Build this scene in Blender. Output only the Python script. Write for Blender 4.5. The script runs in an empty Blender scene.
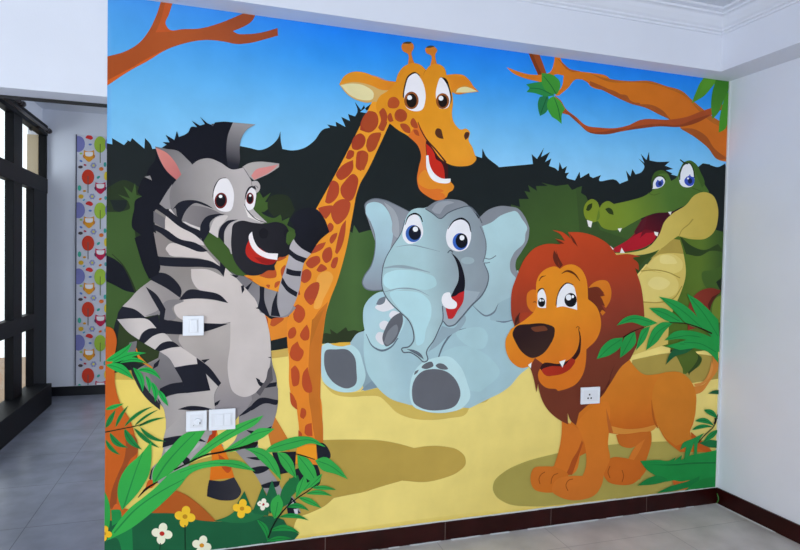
import bpy, bmesh, math, re, random
from mathutils import Vector, geometry
random.seed(4)
C = bpy.context.scene.collection
sc = bpy.context.scene
R = math.radians
# ------------------------------------------------------------------ measures of the place (metres)
W, HB, ZB = 3.2441, 0.0924, 2.45        # mural wall width, baseboard height, underside of the beam
ZC, BD = 2.74, 0.12                     # ceiling, beam depth
LT, LZ = 0.14, 2.035                    # wall thickness, underside of the lintel over the opening
YB, XL = -5.2, -2.6                     # back and left wall of the room
HY, HX = 3.75, -1.17                     # far wall and window wall of the hallway
HZ = 2.78
# ------------------------------------------------------------------ camera
F = 583.285
yaw, pit, rol = 0.306120, -0.024233, 0.017873
CAM = Vector((0.43203, -2.66687, 1.38304))
fw = Vector((math.sin(yaw) * math.cos(pit), math.cos(yaw) * math.cos(pit), math.sin(pit)))
rt = Vector((math.cos(yaw), -math.sin(yaw), 0)); up = rt.cross(fw)
r2 = rt * math.cos(rol) + up * math.sin(rol); u2 = -rt * math.sin(rol) + up * math.cos(rol)
cd = bpy.data.cameras.new('camera'); cam = bpy.data.objects.new('camera', cd); C.objects.link(cam)
cd.sensor_width = 36; cd.lens = F / 800 * 36; cd.clip_start = .05
from mathutils import Matrix
cam.matrix_world = Matrix(((r2.x, u2.x, -fw.x, CAM.x), (r2.y, u2.y, -fw.y, CAM.y), (r2.z, u2.z, -fw.z, CAM.z), (0, 0, 0, 1)))
sc.camera = cam
def wall_point(px, py, Y):               # where a line of sight meets the wall plane y = Y
    d = fw + r2 * ((px - 400) / F) - u2 * ((py - 275) / F)
    t = (Y - CAM.y) / d.y
    p = CAM + d * t
    return p.x, p.z
# ------------------------------------------------------------------ materials
def lin(h):
    h = h.lstrip('#')
    v = [int(h[i:i + 2], 16) / 255 for i in (0, 2, 4)]
    return tuple(x / 12.92 if x <= .04045 else ((x + .055) / 1.055) ** 2.4 for x in v)
def mat(name, col, rough=.6, spec=.5, metal=0, noise=0, nscale=8, bump=0, bscale=60, coat=0):
    m = bpy.data.materials.new(name); m.use_nodes = True
    nt = m.node_tree; b = nt.nodes['Principled BSDF']
    c = lin(col) if isinstance(col, str) else col
    b.inputs['Base Color'].default_value = (*c, 1); b.inputs['Roughness'].default_value = rough
    b.inputs['Specular IOR Level'].default_value = spec; b.inputs['Metallic'].default_value = metal
    if coat: b.inputs['Coat Weight'].default_value = coat; b.inputs['Coat Roughness'].default_value = .15
    if noise:
        n = nt.nodes.new('ShaderNodeTexNoise'); n.inputs['Scale'].default_value = nscale; n.inputs['Detail'].default_value = 5
        tc = nt.nodes.new('ShaderNodeTexCoord'); nt.links.new(tc.outputs['Object'], n.inputs['Vector'])
        mr = nt.nodes.new('ShaderNodeMapRange'); mr.inputs[1].default_value = .3; mr.inputs[2].default_value = .7
        mr.inputs[3].default_value = 1 - noise; mr.inputs[4].default_value = 1 + noise
        nt.links.new(n.outputs['Fac'], mr.inputs[0])
        mx = nt.nodes.new('ShaderNodeVectorMath'); mx.operation = 'SCALE'; mx.inputs[0].default_value = c
        nt.links.new(mr.outputs[0], mx.inputs['Scale']); nt.links.new(mx.outputs[0], b.inputs['Base Color'])
    if bump:
        n2 = nt.nodes.new('ShaderNodeTexNoise'); n2.inputs['Scale'].default_value = bscale; n2.inputs['Detail'].default_value = 3
        tc2 = nt.nodes.new('ShaderNodeTexCoord'); nt.links.new(tc2.outputs['Object'], n2.inputs['Vector'])
        bp = nt.nodes.new('ShaderNodeBump'); bp.inputs['Strength'].default_value = bump; bp.inputs['Distance'].default_value = .002
        nt.links.new(n2.outputs['Fac'], bp.inputs['Height']); nt.links.new(bp.outputs[0], b.inputs['Normal'])
    return m
def print_mat(name, rough=.55):          # ink on vinyl paper: the colours of the print are stored in the mesh
    m = bpy.data.materials.new(name); m.use_nodes = True; nt = m.node_tree; b = nt.nodes['Principled BSDF']
    a = nt.nodes.new('ShaderNodeAttribute'); a.attribute_name = 'ink'
    n = nt.nodes.new('ShaderNodeTexNoise'); n.inputs['Scale'].default_value = 7; n.inputs['Detail'].default_value = 6
    tc = nt.nodes.new('ShaderNodeTexCoord'); nt.links.new(tc.outputs['Object'], n.inputs['Vector'])
    mr = nt.nodes.new('ShaderNodeMapRange'); mr.inputs[1].default_value = .3; mr.inputs[2].default_value = .7
    mr.inputs[3].default_value = .95; mr.inputs[4].default_value = 1.05
    nt.links.new(n.outputs['Fac'], mr.inputs[0])
    mx = nt.nodes.new('ShaderNodeVectorMath'); mx.operation = 'SCALE'
    nt.links.new(a.outputs['Color'], mx.inputs[0]); nt.links.new(mr.outputs[0], mx.inputs['Scale'])
    nt.links.new(mx.outputs[0], b.inputs['Base Color'])
    b.inputs['Roughness'].default_value = rough; b.inputs['Specular IOR Level'].default_value = .08
    return m
M_PRINT = print_mat('printed_vinyl')
# ------------------------------------------------------------------ object helpers
def tag(o, label=None, cat=None, group=None, kind=None):
    for k, v in (('label', label), ('category', cat), ('group', group), ('kind', kind)):
        if v: o[k] = v
    return o
def empty(name, loc):
    o = bpy.data.objects.new(name, None); o.empty_display_size = .1; o.location = loc; C.objects.link(o); return o
def link(name, me, m, parent=None, loc=None):
    if m: me.materials.append(m)
    o = bpy.data.objects.new(name, me); C.objects.link(o)
    if parent: o.parent = parent
    if loc is not None: o.location = loc
    return o
def bmobj(name, bm, m, parent=None, loc=None, smooth=False):
    bmesh.ops.recalc_face_normals(bm, faces=bm.faces[:])
    me = bpy.data.meshes.new(name); bm.to_mesh(me); bm.free()
    if smooth:
        for p in me.polygons: p.use_smooth = True
    return link(name, me, m, parent, loc)
def bx(bm, x0, x1, y0, y1, z0, z1, bev=0):
    r = bmesh.ops.create_cube(bm, size=1)
    for v in r['verts']:
        v.co = Vector(((x0 + x1) / 2 + v.co.x * (x1 - x0), (y0 + y1) / 2 + v.co.y * (y1 - y0), (z0 + z1) / 2 + v.co.z * (z1 - z0)))
    if bev:
        es = list({e for v in r['verts'] for e in v.link_edges})
        bmesh.ops.bevel(bm, geom=es, offset=bev, segments=2, affect='EDGES', profile=.6)
    return r['verts']
def box(name, m, *a, parent=None, bev=0, loc=None):
    bm = bmesh.new(); bx(bm, *a, bev=bev); return bmobj(name, bm, m, parent, loc)
def tube(bm, pts, r, n=10):
    pts = [Vector(p) for p in pts]; rings = []
    for i, p in enumerate(pts):
        t = (pts[min(i + 1, len(pts) - 1)] - pts[max(i - 1, 0)]).normalized()
        a = t.orthogonal().normalized(); b = t.cross(a)
        rr = r[i] if isinstance(r, (list, tuple)) else r
        rings.append([bm.verts.new(p + a * math.cos(2 * math.pi * k / n) * rr + b * math.sin(2 * math.pi * k / n) * rr) for k in range(n)])
    for i in range(len(rings) - 1):
        # match the nearest start so a turning frame does not twist the tube
        A, B = rings[i], rings[i + 1]
        s = min(range(n), key=lambda q: (A[0].co - B[q].co).length)
        for k in range(n): bm.faces.new((A[k], A[(k + 1) % n], B[(k + 1 + s) % n], B[(k + s) % n]))
    bm.faces.new(rings[0]); bm.faces.new(rings[-1])
# ------------------------------------------------------------------ printing: filled outlines laid on a wall plane
LIGHT = (.84, .90, 1.0)                 # estimated daylight tint, divided out of the ink colours
PRINT = dict(y=0.0, step=1.6e-5, k=0, root=None, clip=None, org=(0, 0, 0), scale=5.0, dir=-1)
parts = {}
cur = None
def part(path, label=None):
    global cur
    bits = path.split('.')
    cur = dict(name=bits[-1], parent=bits[0] if len(bits) > 1 else None, verts=[], faces=[], cols=[], label=label)
    parts.setdefault('list', []).append(cur)
TOK = re.compile(r'\[(-?\d+),(-?\d+)\]|(-?[\d.]+),(-?[\d.]+)(!?)')
def parse(s, ox, oy):
    out = []; sca = PRINT['scale']
    for m in TOK.finditer(s):
        if m.group(1) is not None: ox, oy = int(m.group(1)), int(m.group(2)); continue
        out.append((ox + float(m.group(3)) / sca, oy + float(m.group(4)) / sca, bool(m.group(5))))
    return out
def first_org(s, ox, oy):
    m = re.match(r'\s*\[(-?\d+),(-?\d+)\]', s)
    return (int(m.group(1)), int(m.group(2))) if m else (ox, oy)
def smooth(pts, closed=True, n=6):
    N = len(pts); out = []
    rng = range(N if closed else N - 1)
    for i in rng:
        p1, p2 = pts[i], pts[(i + 1) % N]
        out.append((p1[0], p1[1]))
        if p1[2] and p2[2]: continue
        p0 = pts[(i - 1) % N] if (closed or i > 0) else p1
        p3 = pts[(i + 2) % N] if (closed or i + 2 < N) else p2
        if p1[2]: p0 = p1
        if p2[2]: p3 = p2
        d = math.hypot(p2[0] - p1[0], p2[1] - p1[1])
        # centripetal-like tangents keep tight bends tidy
        def tan(a, b, c):
            l1 = math.hypot(b[0] - a[0], b[1] - a[1]) or 1e-6; l2 = math.hypot(c[0] - b[0], c[1] - b[1]) or 1e-6
            if a is b: return ((c[0] - b[0]), (c[1] - b[1]))
            if c is b: return ((b[0] - a[0]), (b[1] - a[1]))
            tx = (b[0] - a[0]) / l1 * l2 / (l1 + l2) + (c[0] - b[0]) / l2 * l1 / (l1 + l2)
            ty = (b[1] - a[1]) / l1 * l2 / (l1 + l2) + (c[1] - b[1]) / l2 * l1 / (l1 + l2)
            return (tx * d, ty * d)
        t1 = tan(p0, p1, p2); t2 = tan(p1, p2, p3)
        nn = max(2, min(n, int(d / 1.2) + 1))
        for k in range(1, nn):
            t = k / nn; t2_, t3_ = t * t, t * t * t
            h = (2 * t3_ - 3 * t2_ + 1, t3_ - 2 * t2_ + t, -2 * t3_ + 3 * t2_, t3_ - t2_)
            out.append((h[0] * p1[0] + h[1] * t1[0] + h[2] * p2[0] + h[3] * t2[0], h[0] * p1[1] + h[1] * t1[1] + h[2] * p2[1] + h[3] * t2[1]))
    if not closed: out.append(pts[-1][:2])
    return out
def clip_poly(poly, box_):
    x0, x1, z0, z1 = box_
    for ax, v, s in ((0, x0, 1), (0, x1, -1), (1, z0, 1), (1, z1, -1)):
        out = []
        for i in range(len(poly)):
            a, b = poly[i - 1], poly[i]
            ia, ib = (a[ax] - v) * s >= 0, (b[ax] - v) * s >= 0
            if ia != ib:
                t = (v - a[ax]) / (b[ax] - a[ax]); q = [a[0] + (b[0] - a[0]) * t, a[1] + (b[1] - a[1]) * t]; q[ax] = v; out.append(tuple(q))
            if ib: out.append(b)
        poly = out
        if len(poly) < 3: return []
    return poly
def colour_fn(spec, ox, oy):
    if callable(spec): return spec, True
    if '@' not in spec:
        c = lin(spec); return (lambda x, y, X, Z: c), False
    cs, g = spec.split('@'); cs = [lin(c) for c in cs.split('>')]
    x0, y0, x1, y1 = [float(v) / PRINT['scale'] for v in g.split(',')]
    x0 += ox; x1 += ox; y0 += oy; y1 += oy; L2 = (x1 - x0) ** 2 + (y1 - y0) ** 2
    def f(x, y, X, Z):
        t = max(0, min(1, ((x - x0) * (x1 - x0) + (y - y0) * (y1 - y0)) / L2)) * (len(cs) - 1)
        i = min(int(t), len(cs) - 2); t -= i
        return tuple(a + (b - a) * t for a, b in zip(cs[i], cs[i + 1]))
    return f, True
def fill(spec, poly, ox, oy):
    f, grad = colour_fn(spec, ox, oy)
    # wall-plane polygon; picture coordinates are carried along only to evaluate the print's own gradients
    PRINT['k'] += 1
    d = PRINT['dir'] * (PRINT['off'] + PRINT['k'] * PRINT['step'])
    wp = [wall_point(x, y, PRINT['y'] + d) for x, y in poly]
    if PRINT['clip']: wp = clip_poly(wp, PRINT['clip'])
    q = []
    for p in wp:
        if not q or math.hypot(p[0] - q[-1][0], p[1] - q[-1][1]) > 2e-4: q.append(p)
    if len(q) > 2 and math.hypot(q[0][0] - q[-1][0], q[0][1] - q[-1][1]) < 2e-4: q.pop()
    if len(q) < 3: return
    vs = [Vector(p) for p in q]; n = len(vs)
    if grad:
        xs = [p[0] for p in q]; zs = [p[1] for p in q]
        st = max(.012, math.sqrt((max(xs) - min(xs)) * (max(zs) - min(zs))) / 45)
        x = min(xs) + st / 2
        while x < max(xs):
            z = min(zs) + st / 2
            while z < max(zs):
                vs.append(Vector((x + .0007 * math.sin(z * 91), z + .0006 * math.cos(x * 77)))); z += st
            x += st
    r = geometry.delaunay_2d_cdt(vs, [], [list(range(n))], 1, 1e-6)
    ov, of = r[0], r[2]
    b0 = len(cur['verts']); Y = PRINT['y'] + d
    for v in ov:
        cur['verts'].append((v.x, Y, v.y))
        if grad:
            px, py = to_px(v.x, PRINT['y'], v.y)
            c = f(px, py, v.x, v.y)
        else: c = f(0, 0, 0, 0)
        cur['cols'].append(tuple(min(.95, a / l) for a, l in zip(c, LIGHT)))
    for t in of:
        a, b, c = [ov[i] for i in t[:3]]
        t = [b0 + i for i in t]
        s = sum(ov[t[i] - b0].x * ov[t[(i + 1) % len(t)] - b0].y - ov[t[(i + 1) % len(t)] - b0].x * ov[t[i] - b0].y for i in range(len(t)))
        cur['faces'].append(t if s > 0 else t[::-1])       # faces look towards -y, into the room
def to_px(X, Y, Z):
    d = Vector((X, Y, Z)) - CAM; z = d.dot(fw)
    return 400 + F * d.dot(r2) / z, 275 - F * d.dot(u2) / z
def S(col, ox, oy, s): fill(col, smooth(parse(s, ox, oy)), *first_org(s, ox, oy))
def E(col, ox, oy, cx, cy, rx, ry, rot=0):
    k = PRINT['scale']; a = R(rot); P = []
    n = 24
    for i in range(n):
        t = 2 * math.pi * i / n; x, y = rx * math.cos(t), ry * math.sin(t)
        P.append((ox + (cx + x * math.cos(a) - y * math.sin(a)) / k, oy + (cy + x * math.sin(a) + y * math.cos(a)) / k))
    fill(col, P, ox, oy)
def L(col, ox, oy, s, w0, w1=None, w2=None):
    p = parse(s, ox, oy); p = smooth(p, closed=False, n=5); n = len(p); k = PRINT['scale']
    w1 = w0 if w1 is None else w1
    A, B = [], []
    for i, (x, y) in enumerate(p):
        a, b = p[max(i - 1, 0)], p[min(i + 1, n - 1)]
        dx, dy = b[0] - a[0], b[1] - a[1]; l = math.hypot(dx, dy) or 1
        t = i / (n - 1)
        w = (w0 + (w1 - w0) * t) if w2 is None else (w0 + (w1 - w0) * t * 2 if t < .5 else w1 + (w2 - w1) * (t * 2 - 1))
        w = w / k / 2 * 1.35
        A.append((x - dy / l * w, y + dx / l * w)); B.append((x + dy / l * w, y - dx / l * w))
    fill(col, A + B[::-1], ox, oy)
def LF(col, ox, oy, x0, y0, x1, y1, w, bend=0, vein=None):
    k = PRINT['scale']; dx, dy = x1 - x0, y1 - y0; l = math.hypot(dx, dy); nx, ny = -dy / l, dx / l
    A, B, V = [], [], []
    n = 12
    for i in range(n + 1):
        t = i / n; c = 4 * t * (1 - t) * bend * l; ww = math.sin(math.pi * t ** .8) * w / 2
        x, y = x0 + dx * t + nx * c, y0 + dy * t + ny * c
        A.append((ox + (x + nx * ww) / k, oy + (y + ny * ww) / k)); B.append((ox + (x - nx * ww) / k, oy + (y - ny * ww) / k)); V.append((x, y))
    fill(col, A + B[1:-1][::-1], ox, oy)
    c = lin(col); 
    vc = '#' + ''.join('%02x' % int(int(col[i:i + 2], 16) * .72) for i in (1, 3, 5))
    L(vc, ox, oy, ' '.join('%.1f,%.1f' % v for v in V[1:-1]), 2.5, 2)
def build_prints(root):
    org = root.location; top = {}
    for p in parts.get('list', []):
        if not p['verts']: continue
        me = bpy.data.meshes.new(p['name'])
        me.from_pydata([(x - org.x, y - org.y, z - org.z) for x, y, z in p['verts']], [], p['faces'])
        at = me.color_attributes.new('ink', 'FLOAT_COLOR', 'POINT')
        at.data.foreach_set('color', [v for c in p['cols'] for v in (*c, 1)])
        par = top.get(p['parent'], root) if p['parent'] else root
        o = link(p['name'], me, M_PRINT, par)
        if p['label']: o['label'] = p['label']
        if not p['parent']: top[p['name']] = o
    parts['list'] = []
SKYS = [(2.45, '#1d80ee'), (2.3, '#3093ef'), (2.15, '#54aaf0'), (2.0, '#74bef4'), (1.85, '#8acaf7'), (1.4, '#8ecbf7')]
def SKY(px, py, X, Z):
    for (a, ca), (b, cb) in zip(SKYS, SKYS[1:]):
        if Z >= b:
            t = max(0, min(1, (a - Z) / (a - b))); p, q = lin(ca), lin(cb)
            c = [u + (v - u) * t for u, v in zip(p, q)]
            k = max(0, min(1, (0.9 - X) / .9))           # the print is paler and greyer towards its left end
            g = (.12, .39, .68)
            return tuple(u * (1 - .5 * k) + w * .5 * k for u, w in zip(c, g))
    return lin('#74b8f1')
def SAND(px, py, X, Z):
    a, b, c = lin('#e3d380'), lin('#dcc766'), lin('#c6b562')
    k = max(0, min(1, (1.0 - X) / 1.0)); r = max(0, min(1, (X - 1.3) / 1.2)) * max(0, min(1, (.62 - Z) / .5))
    return tuple((u * (1 - k) + v * k) * (1 - r) + w * r for u, v, w in zip(a, b, c))
# ------------------------------------------------------------------ the room shell
M_WALL = mat('white_wall_paint', (.76, .785, .855), .75, .2, noise=.02, nscale=3, bump=.15, bscale=140)
M_CEIL = mat('ceiling_paint', (.66, .69, .76), .8, .2)
M_BEAM = mat('beam_paint', (.75, .775, .85), .7, .2, noise=.015, nscale=4)
M_BASE = mat('dark_brown_tile', '#2a0807', .3, .22, noise=.35, nscale=9)
M_CAULK = mat('white_caulk', '#d8dcdc', .6)
M_GROUT = mat('pale_joint', '#7d6a62', .7)
M_BLACK = mat('black_painted_metal', '#07080c', .5, .14)
M_STRIP = mat('black_rubber_strip', '#0b0b0d', .6)  # plain near-black for the line at the lintel's far edge
M_PLATE = mat('white_plastic', (.83, .85, .89), .3, .5)
M_PLATE2 = mat('ivory_plastic', (.78, .79, .82), .3, .5)
M_HOLE = mat('dark_socket_slot', '#1a1c22', .5)
M_GREEN = mat('green_cable_sheath', '#3f8a3a', .4)
M_GLASS = None
def tile_mat(name, c1, c2, grout, size, off, rough):
    m = bpy.data.materials.new(name); m.use_nodes = True; nt = m.node_tree; b = nt.nodes['Principled BSDF']
    tc = nt.nodes.new('ShaderNodeTexCoord'); mp = nt.nodes.new('ShaderNodeMapping'); mp.inputs['Location'].default_value = (*off, 0)
    nt.links.new(tc.outputs['Object'], mp.inputs[0])
    br = nt.nodes.new('ShaderNodeTexBrick'); br.offset = 0; br.squash = 1; br.inputs['Scale'].default_value = 1
    br.inputs['Brick Width'].default_value = size; br.inputs['Row Height'].default_value = size
    br.inputs['Mortar Size'].default_value = .0022; br.inputs['Mortar Smooth'].default_value = .1; br.inputs['Bias'].default_value = 0
    br.inputs['Color1'].default_value = (*lin(c1), 1); br.inputs['Color2'].default_value = (*lin(c2), 1); br.inputs['Mortar'].default_value = (*lin(grout), 1)
    nt.links.new(mp.outputs[0], br.inputs[0])
    n = nt.nodes.new('ShaderNodeTexNoise'); n.inputs['Scale'].default_value = 5; n.inputs['Detail'].default_value = 8; nt.links.new(tc.outputs['Object'], n.inputs[0])
    mr = nt.nodes.new('ShaderNodeMapRange'); mr.inputs[1].default_value = .3; mr.inputs[2].default_value = .7; mr.inputs[3].default_value = .82; mr.inputs[4].default_value = 1.15
    nt.links.new(n.outputs['Fac'], mr.inputs[0])
    mx = nt.nodes.new('ShaderNodeVectorMath'); mx.operation = 'SCALE'
    nt.links.new(br.outputs['Color'], mx.inputs[0]); nt.links.new(mr.outputs[0], mx.inputs['Scale']); nt.links.new(mx.outputs[0], b.inputs['Base Color'])
    mr2 = nt.nodes.new('ShaderNodeMapRange'); mr2.inputs[3].default_value = rough - .02; mr2.inputs[4].default_value = rough + .03
    nt.links.new(n.outputs['Fac'], mr2.inputs[0]); nt.links.new(mr2.outputs[0], b.inputs['Roughness'])
    return m
M_FLOOR = tile_mat('dusty_grey_floor_tile', '#ccc8c5', '#c6c4c3', '#acaaaa', .6, (.315, .235), .42)
M_HFLOOR = tile_mat('hallway_floor_tile', '#8b8e99', '#868a96', '#6c6f7a', .6, (.475, -.08), .25)
def st(name, m, *a, bev=0):
    return tag(box(name, m, *a, bev=bev), kind='structure')
T = .15
st('floor', M_FLOOR, XL - T, W + T, YB - T, 0.07, -.1, 0)
st('floor_far', M_HFLOOR, HX - .12, W + T, 0.07, HY + T, -.1, 0)
st('ceiling', M_CEIL, XL - T, W + T, YB - T, LT, ZC, ZC + .1)
st('ceiling_far', M_CEIL, HX - .12, W + T, LT, HY + T, HZ, HZ + .1)
st('wall_front', M_WALL, 0, W, 0, LT, 0, ZC)
st('wall_lintel', M_WALL, HX, 0, 0, LT, LZ, ZC)
st('wall_front_left', M_WALL, XL, HX, 0, LT, 0, ZC)
st('wall_right', M_WALL, W, W + T, YB - T, LT, 0, HZ)
bm = bmesh.new(); bx(bm, W, W + T, LT, 1.0, 0, HZ); bx(bm, W, W + T, 3.0, HY + T, 0, HZ); bx(bm, W, W + T, 1.0, 3.0, 0, .9); bx(bm, W, W + T, 1.0, 3.0, 2.3, HZ)  # hidden end wall; its opening is added for the hallway fill light
tag(bmobj('wall_far_right', bm, M_WALL), kind='structure')
bm = bmesh.new()
for y in (1.0, 1.975, 2.95): bx(bm, W + .06, W + .10, y, y + .05, .9, 2.3)
bx(bm, W + .06, W + .10, 1.0, 3.0, .9, .95); bx(bm, W + .06, W + .10, 1.0, 3.0, 2.25, 2.3)
tag(bmobj('window_4', bm, M_BLACK), kind='structure')  # unseen frame in the added opening
st('wall_far', M_WALL, HX, W, HY, HY + T, 0, HZ)
# beams along the mural wall and the right wall
bm = bmesh.new(); bx(bm, XL, W, -BD, 0, ZB, ZC); o = tag(bmobj('beam_front', bm, M_BEAM), kind='structure')
RB = 0.187
bm = bmesh.new(); bx(bm, W - RB, W, YB, -BD, ZB, ZC); tag(bmobj('beam_right', bm, M_BEAM), kind='structure')
# stepped plaster cornice, mitred in the corner
prof = [(0, 0), (.008, 0), (.010, .010), (.022, .014), (.024, .022), (.036, .030), (.052, .050), (.060, .066), (.064, .070), (.080, .072), (.082, .082), (.110, .084), (.112, .095), (0, .095)]
Z0 = 2.645
def cornice(name, seg):
    bm = bmesh.new(); rings = []
    for fn in seg:
        rings.append([bm.verts.new(fn(d, Z0 + h)) for d, h in prof])
    for i in range(len(prof)):
        j = (i + 1) % len(prof); bm.faces.new((rings[0][i], rings[0][j], rings[1][j], rings[1][i]))
    bm.faces.new(rings[0]); bm.faces.new(rings[1])
    return tag(bmobj(name, bm, M_BEAM), kind='structure')
XR = W - RB
cornice('trim_1', [lambda d, z: (XL, -BD - d, z), lambda d, z: (XR - d, -BD - d, z)])
cornice('trim_2', [lambda d, z: (XR - d, -BD - d, z), lambda d, z: (XR - d, YB, z)])
# left wall and back wall with window openings behind the camera
bm = bmesh.new(); ly0, ly1 = -5.0, -2.7
bx(bm, XL - T, XL, YB, LT, 0, .5); bx(bm, XL - T, XL, YB, LT, 2.4, ZC); bx(bm, XL - T, XL, YB, ly0, .5, 2.4); bx(bm, XL - T, XL, ly1, LT, .5, 2.4)
tag(bmobj('wall_left', bm, M_WALL), kind='structure')
bm = bmesh.new()
for a in range(5):
    y = ly0 + (ly1 - ly0) * a / 4; bx(bm, XL - .10, XL - .05, max(ly0, y - .025), min(ly1, y + .025), .5, 2.4)
bx(bm, XL - .10, XL - .05, ly0, ly1, .5, .55); bx(bm, XL - .10, XL - .05, ly0, ly1, 2.35, 2.4)
tag(bmobj('window_3', bm, M_BLACK), kind='structure')
bm = bmesh.new(); wx0, wx1, wz0, wz1 = -2.0, 2.6, .35, 2.4
bx(bm, XL, W, YB - T, YB, 0, wz0); bx(bm, XL, W, YB - T, YB, wz1, ZC); bx(bm, XL, wx0, YB - T, YB, wz0, wz1); bx(bm, wx1, W, YB - T, YB, wz0, wz1)
tag(bmobj('wall_back', bm, M_WALL), kind='structure')
bm = bmesh.new()
for a in range(5):
    x = wx0 + (wx1 - wx0) * a / 4; bx(bm, max(wx0, x - .025), min(wx1, x + .025), YB - .1, YB - .04, wz0, wz1)
bx(bm, wx0, wx1, YB - .1, YB - .04, wz0, wz0 + .05); bx(bm, wx0, wx1, YB - .1, YB - .04, wz1 - .05, wz1)
tag(bmobj('window_2', bm, M_BLACK), kind='structure')
# baseboards: dark glazed tile strips with pale joints
bt = .012
M_HBASE = mat('hallway_dark_tile', '#15161c', .3, .4)
def baseboard(name, x0, x1, y0, y1, cuts, axis):
    bm = bmesh.new(); a, b = (x0, x1) if axis == 0 else (y0, y1)
    cs = [a] + [c for c in cuts if a < c < b] + [b]
    for p, q in zip(cs, cs[1:]):
        g = .0011
        if axis == 0: bx(bm, p + g, q - g, y0, y1, 0.001, HB, bev=.0015)
        else: bx(bm, x0, x1, p + g, q - g, 0.001, HB, bev=.0015)
    for c in cs[1:-1]:
        if axis == 0: vs = bx(bm, c - g, c + g, y0 + .0012, y1, .002, HB - .001)
        else: vs = bx(bm, x0 + .0012, x1, c - g, c + g, .002, HB - .001)
        for f in {f for v in vs for f in v.link_faces}: f.material_index = 1
    o = tag(bmobj(name, bm, M_HBASE if 'far' in name else M_BASE), kind='structure'); o.data.materials.append(M_GROUT); return o
baseboard('baseboard_front', 0, W - .001, -bt, 0, [.33, .93, 1.53, 2.13, 2.74], 0)
baseboard('baseboard_right', W - bt, W, YB, -bt - .001, [-.55, -1.15, -1.75, -2.35, -2.95], 1)
baseboard('baseboard_far', HX, W - .01, HY - .012, HY, [-.5, .1, .7], 0)
bm = bmesh.new()
for i in range(60):                      # ragged bead of caulk on top of the skirting, and down the corner
    x0 = W * i / 60; x1 = W * (i + 1) / 60
    bx(bm, x0, x1, -bt + .002 + random.random() * .003, 0, HB, HB + .0035 + random.random() * .0025)
tag(bmobj('trim_3', bm, M_CAULK), kind='structure')
bm = bmesh.new()                        # the paper stops a little short of the corner and drifts away from it downwards
q = [bm.verts.new(v) for v in ((W - .017, 0, HB), (W, 0, HB), (W, 0, ZB), (W - .003, 0, ZB), (W - .017, -.0095, HB), (W, -.0095, HB), (W, -.0095, ZB), (W - .003, -.0095, ZB))]
for f in ((0, 1, 2, 3), (4, 5, 6, 7), (0, 1, 5, 4), (1, 2, 6, 5), (2, 3, 7, 6), (3, 0, 4, 7)): bm.faces.new([q[i] for i in f])
tag(bmobj('trim_4', bm, M_CAULK), kind='structure')
bm = bmesh.new()
for i in range(40):
    if random.random() < .35: continue
    y0 = -3 + 2.98 * i / 40; bx(bm, W - bt - .004 - random.random() * .003, W - bt, y0, y0 + .076, 0.0, .003)
for i in range(60):
    if random.random() < .4: continue
    x0 = W * i / 60 * .995; bx(bm, x0, x0 + W / 60, -bt - .004 - random.random() * .005, -bt, 0.0, .003)
tag(bmobj('trim_5', bm, M_CAULK), kind='structure')
# black strip along the far edge of the lintel's underside
tag(box('trim_6', M_STRIP, HX, -.001, LT - .012, LT + .004, LZ - .012, LZ), kind='structure')
# ------------------------------------------------------------------ the wall picture
MR = empty('wall_mural', (W / 2, 0, HB))
tag(MR, 'jungle mural with zebra, giraffe, elephant, crocodile and lion covering the whole wall', 'mural')
PRINT.update(y=0.0, off=.0008, k=0, step=1.2e-5, clip=(0.0, W - .003, HB + .004, ZB), scale=5.0, dir=-1)
# ------------------------------------------------------------------ the printed wall picture
part('sky','painted blue sky')
S(SKY,0,0,"400,-200! 3800,-200! 3800,1250! 400,1250!")
part('treeline','black silhouette of bushes against the painted sky')
S('#1b2225',0,0,"""[100,100] 30,215! 62,222! 60,190! 120,225! 138,205! 135,200! 152,208! 160,190! 222,243! 225,190! 255,225 262,245!
 310,238! 330,225! 450,200 650,200 680,230! [230,100] 50,230! 100,240 150,250 215,220 243,185 252,155! 255,210 262,245! 310,252 370,240 420,205 470,145 500,138! 485,122! 532,132! 528,108! 578,135! 556,84! 600,105! 590,70! 625,82! 637,60 625,10! 655,50! 670,25! 680,52! 715,45! 730,0!
 [360,110] 0,10! 300,60! 580,230! 610,240! 612,192! 630,230 690,290 [480,130] 85,190 265,170! 258,120! 285,145! 320,88! 305,135! 350,110! 325,160! 357,142! 345,180! 375,190! 392,205! 398,160! 412,195! 435,180! 425,215! 445,213! 432,235 475,252! 498,208! 502,240! 545,215! 550,232! 565,240! 605,225! 595,250 680,250 700,270! [580,150] 205,166! 240,152! 230,102! 252,132! 262,95! 278,122! 305,112 322,85 292,42! 322,65! 303,18! 332,50! 345,8! 348,52! 380,58 448,58! 425,78! 467,95! 430,102! 462,117! 455,122! 520,140! 612,68! 650,75 690,85 726,68! 750,200! 750,1200! 0,1300! [100,300] 0,450! 30,450!""")
S('#1b2225',580,150,"650,72! 612,66! 640,84! 606,96! 638,106! 610,128! 645,134! 665,100!")
part('bush','dark green painted bush')
S('#24321f',0,0,"[100,200] 35,-60! 120,-100 200,-60 190,300! 35,300!")
S('#3c5829>#39542a@300,60,300,500',0,0,"[100,100] 30,560! 100,560! 150,540 140,505! 90,472! 150,492! 118,430! 160,465! 175,415! 182,475! 213,482! 190,505 [100,200] 175,60 180,200 260,400! 100,560! [100,300] 80,100 70,280! 20,280!")
S('#2c3a20',0,0,"[100,300] 100,90! 200,80! 300,80! 350,330! 260,345! 200,320 150,300 80,260!")
S('#11141f',0,0,"[100,200] 30,275! 80,300 130,350 160,410 182,465! 130,455 80,430 30,405!")
S('#1a2224',0,0,"[100,200] 50,0! 135,0! 130,35 100,60 70,50!")
L('#22301c',100,200,"60,270 110,320 150,390 178,460",3,8)
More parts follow.
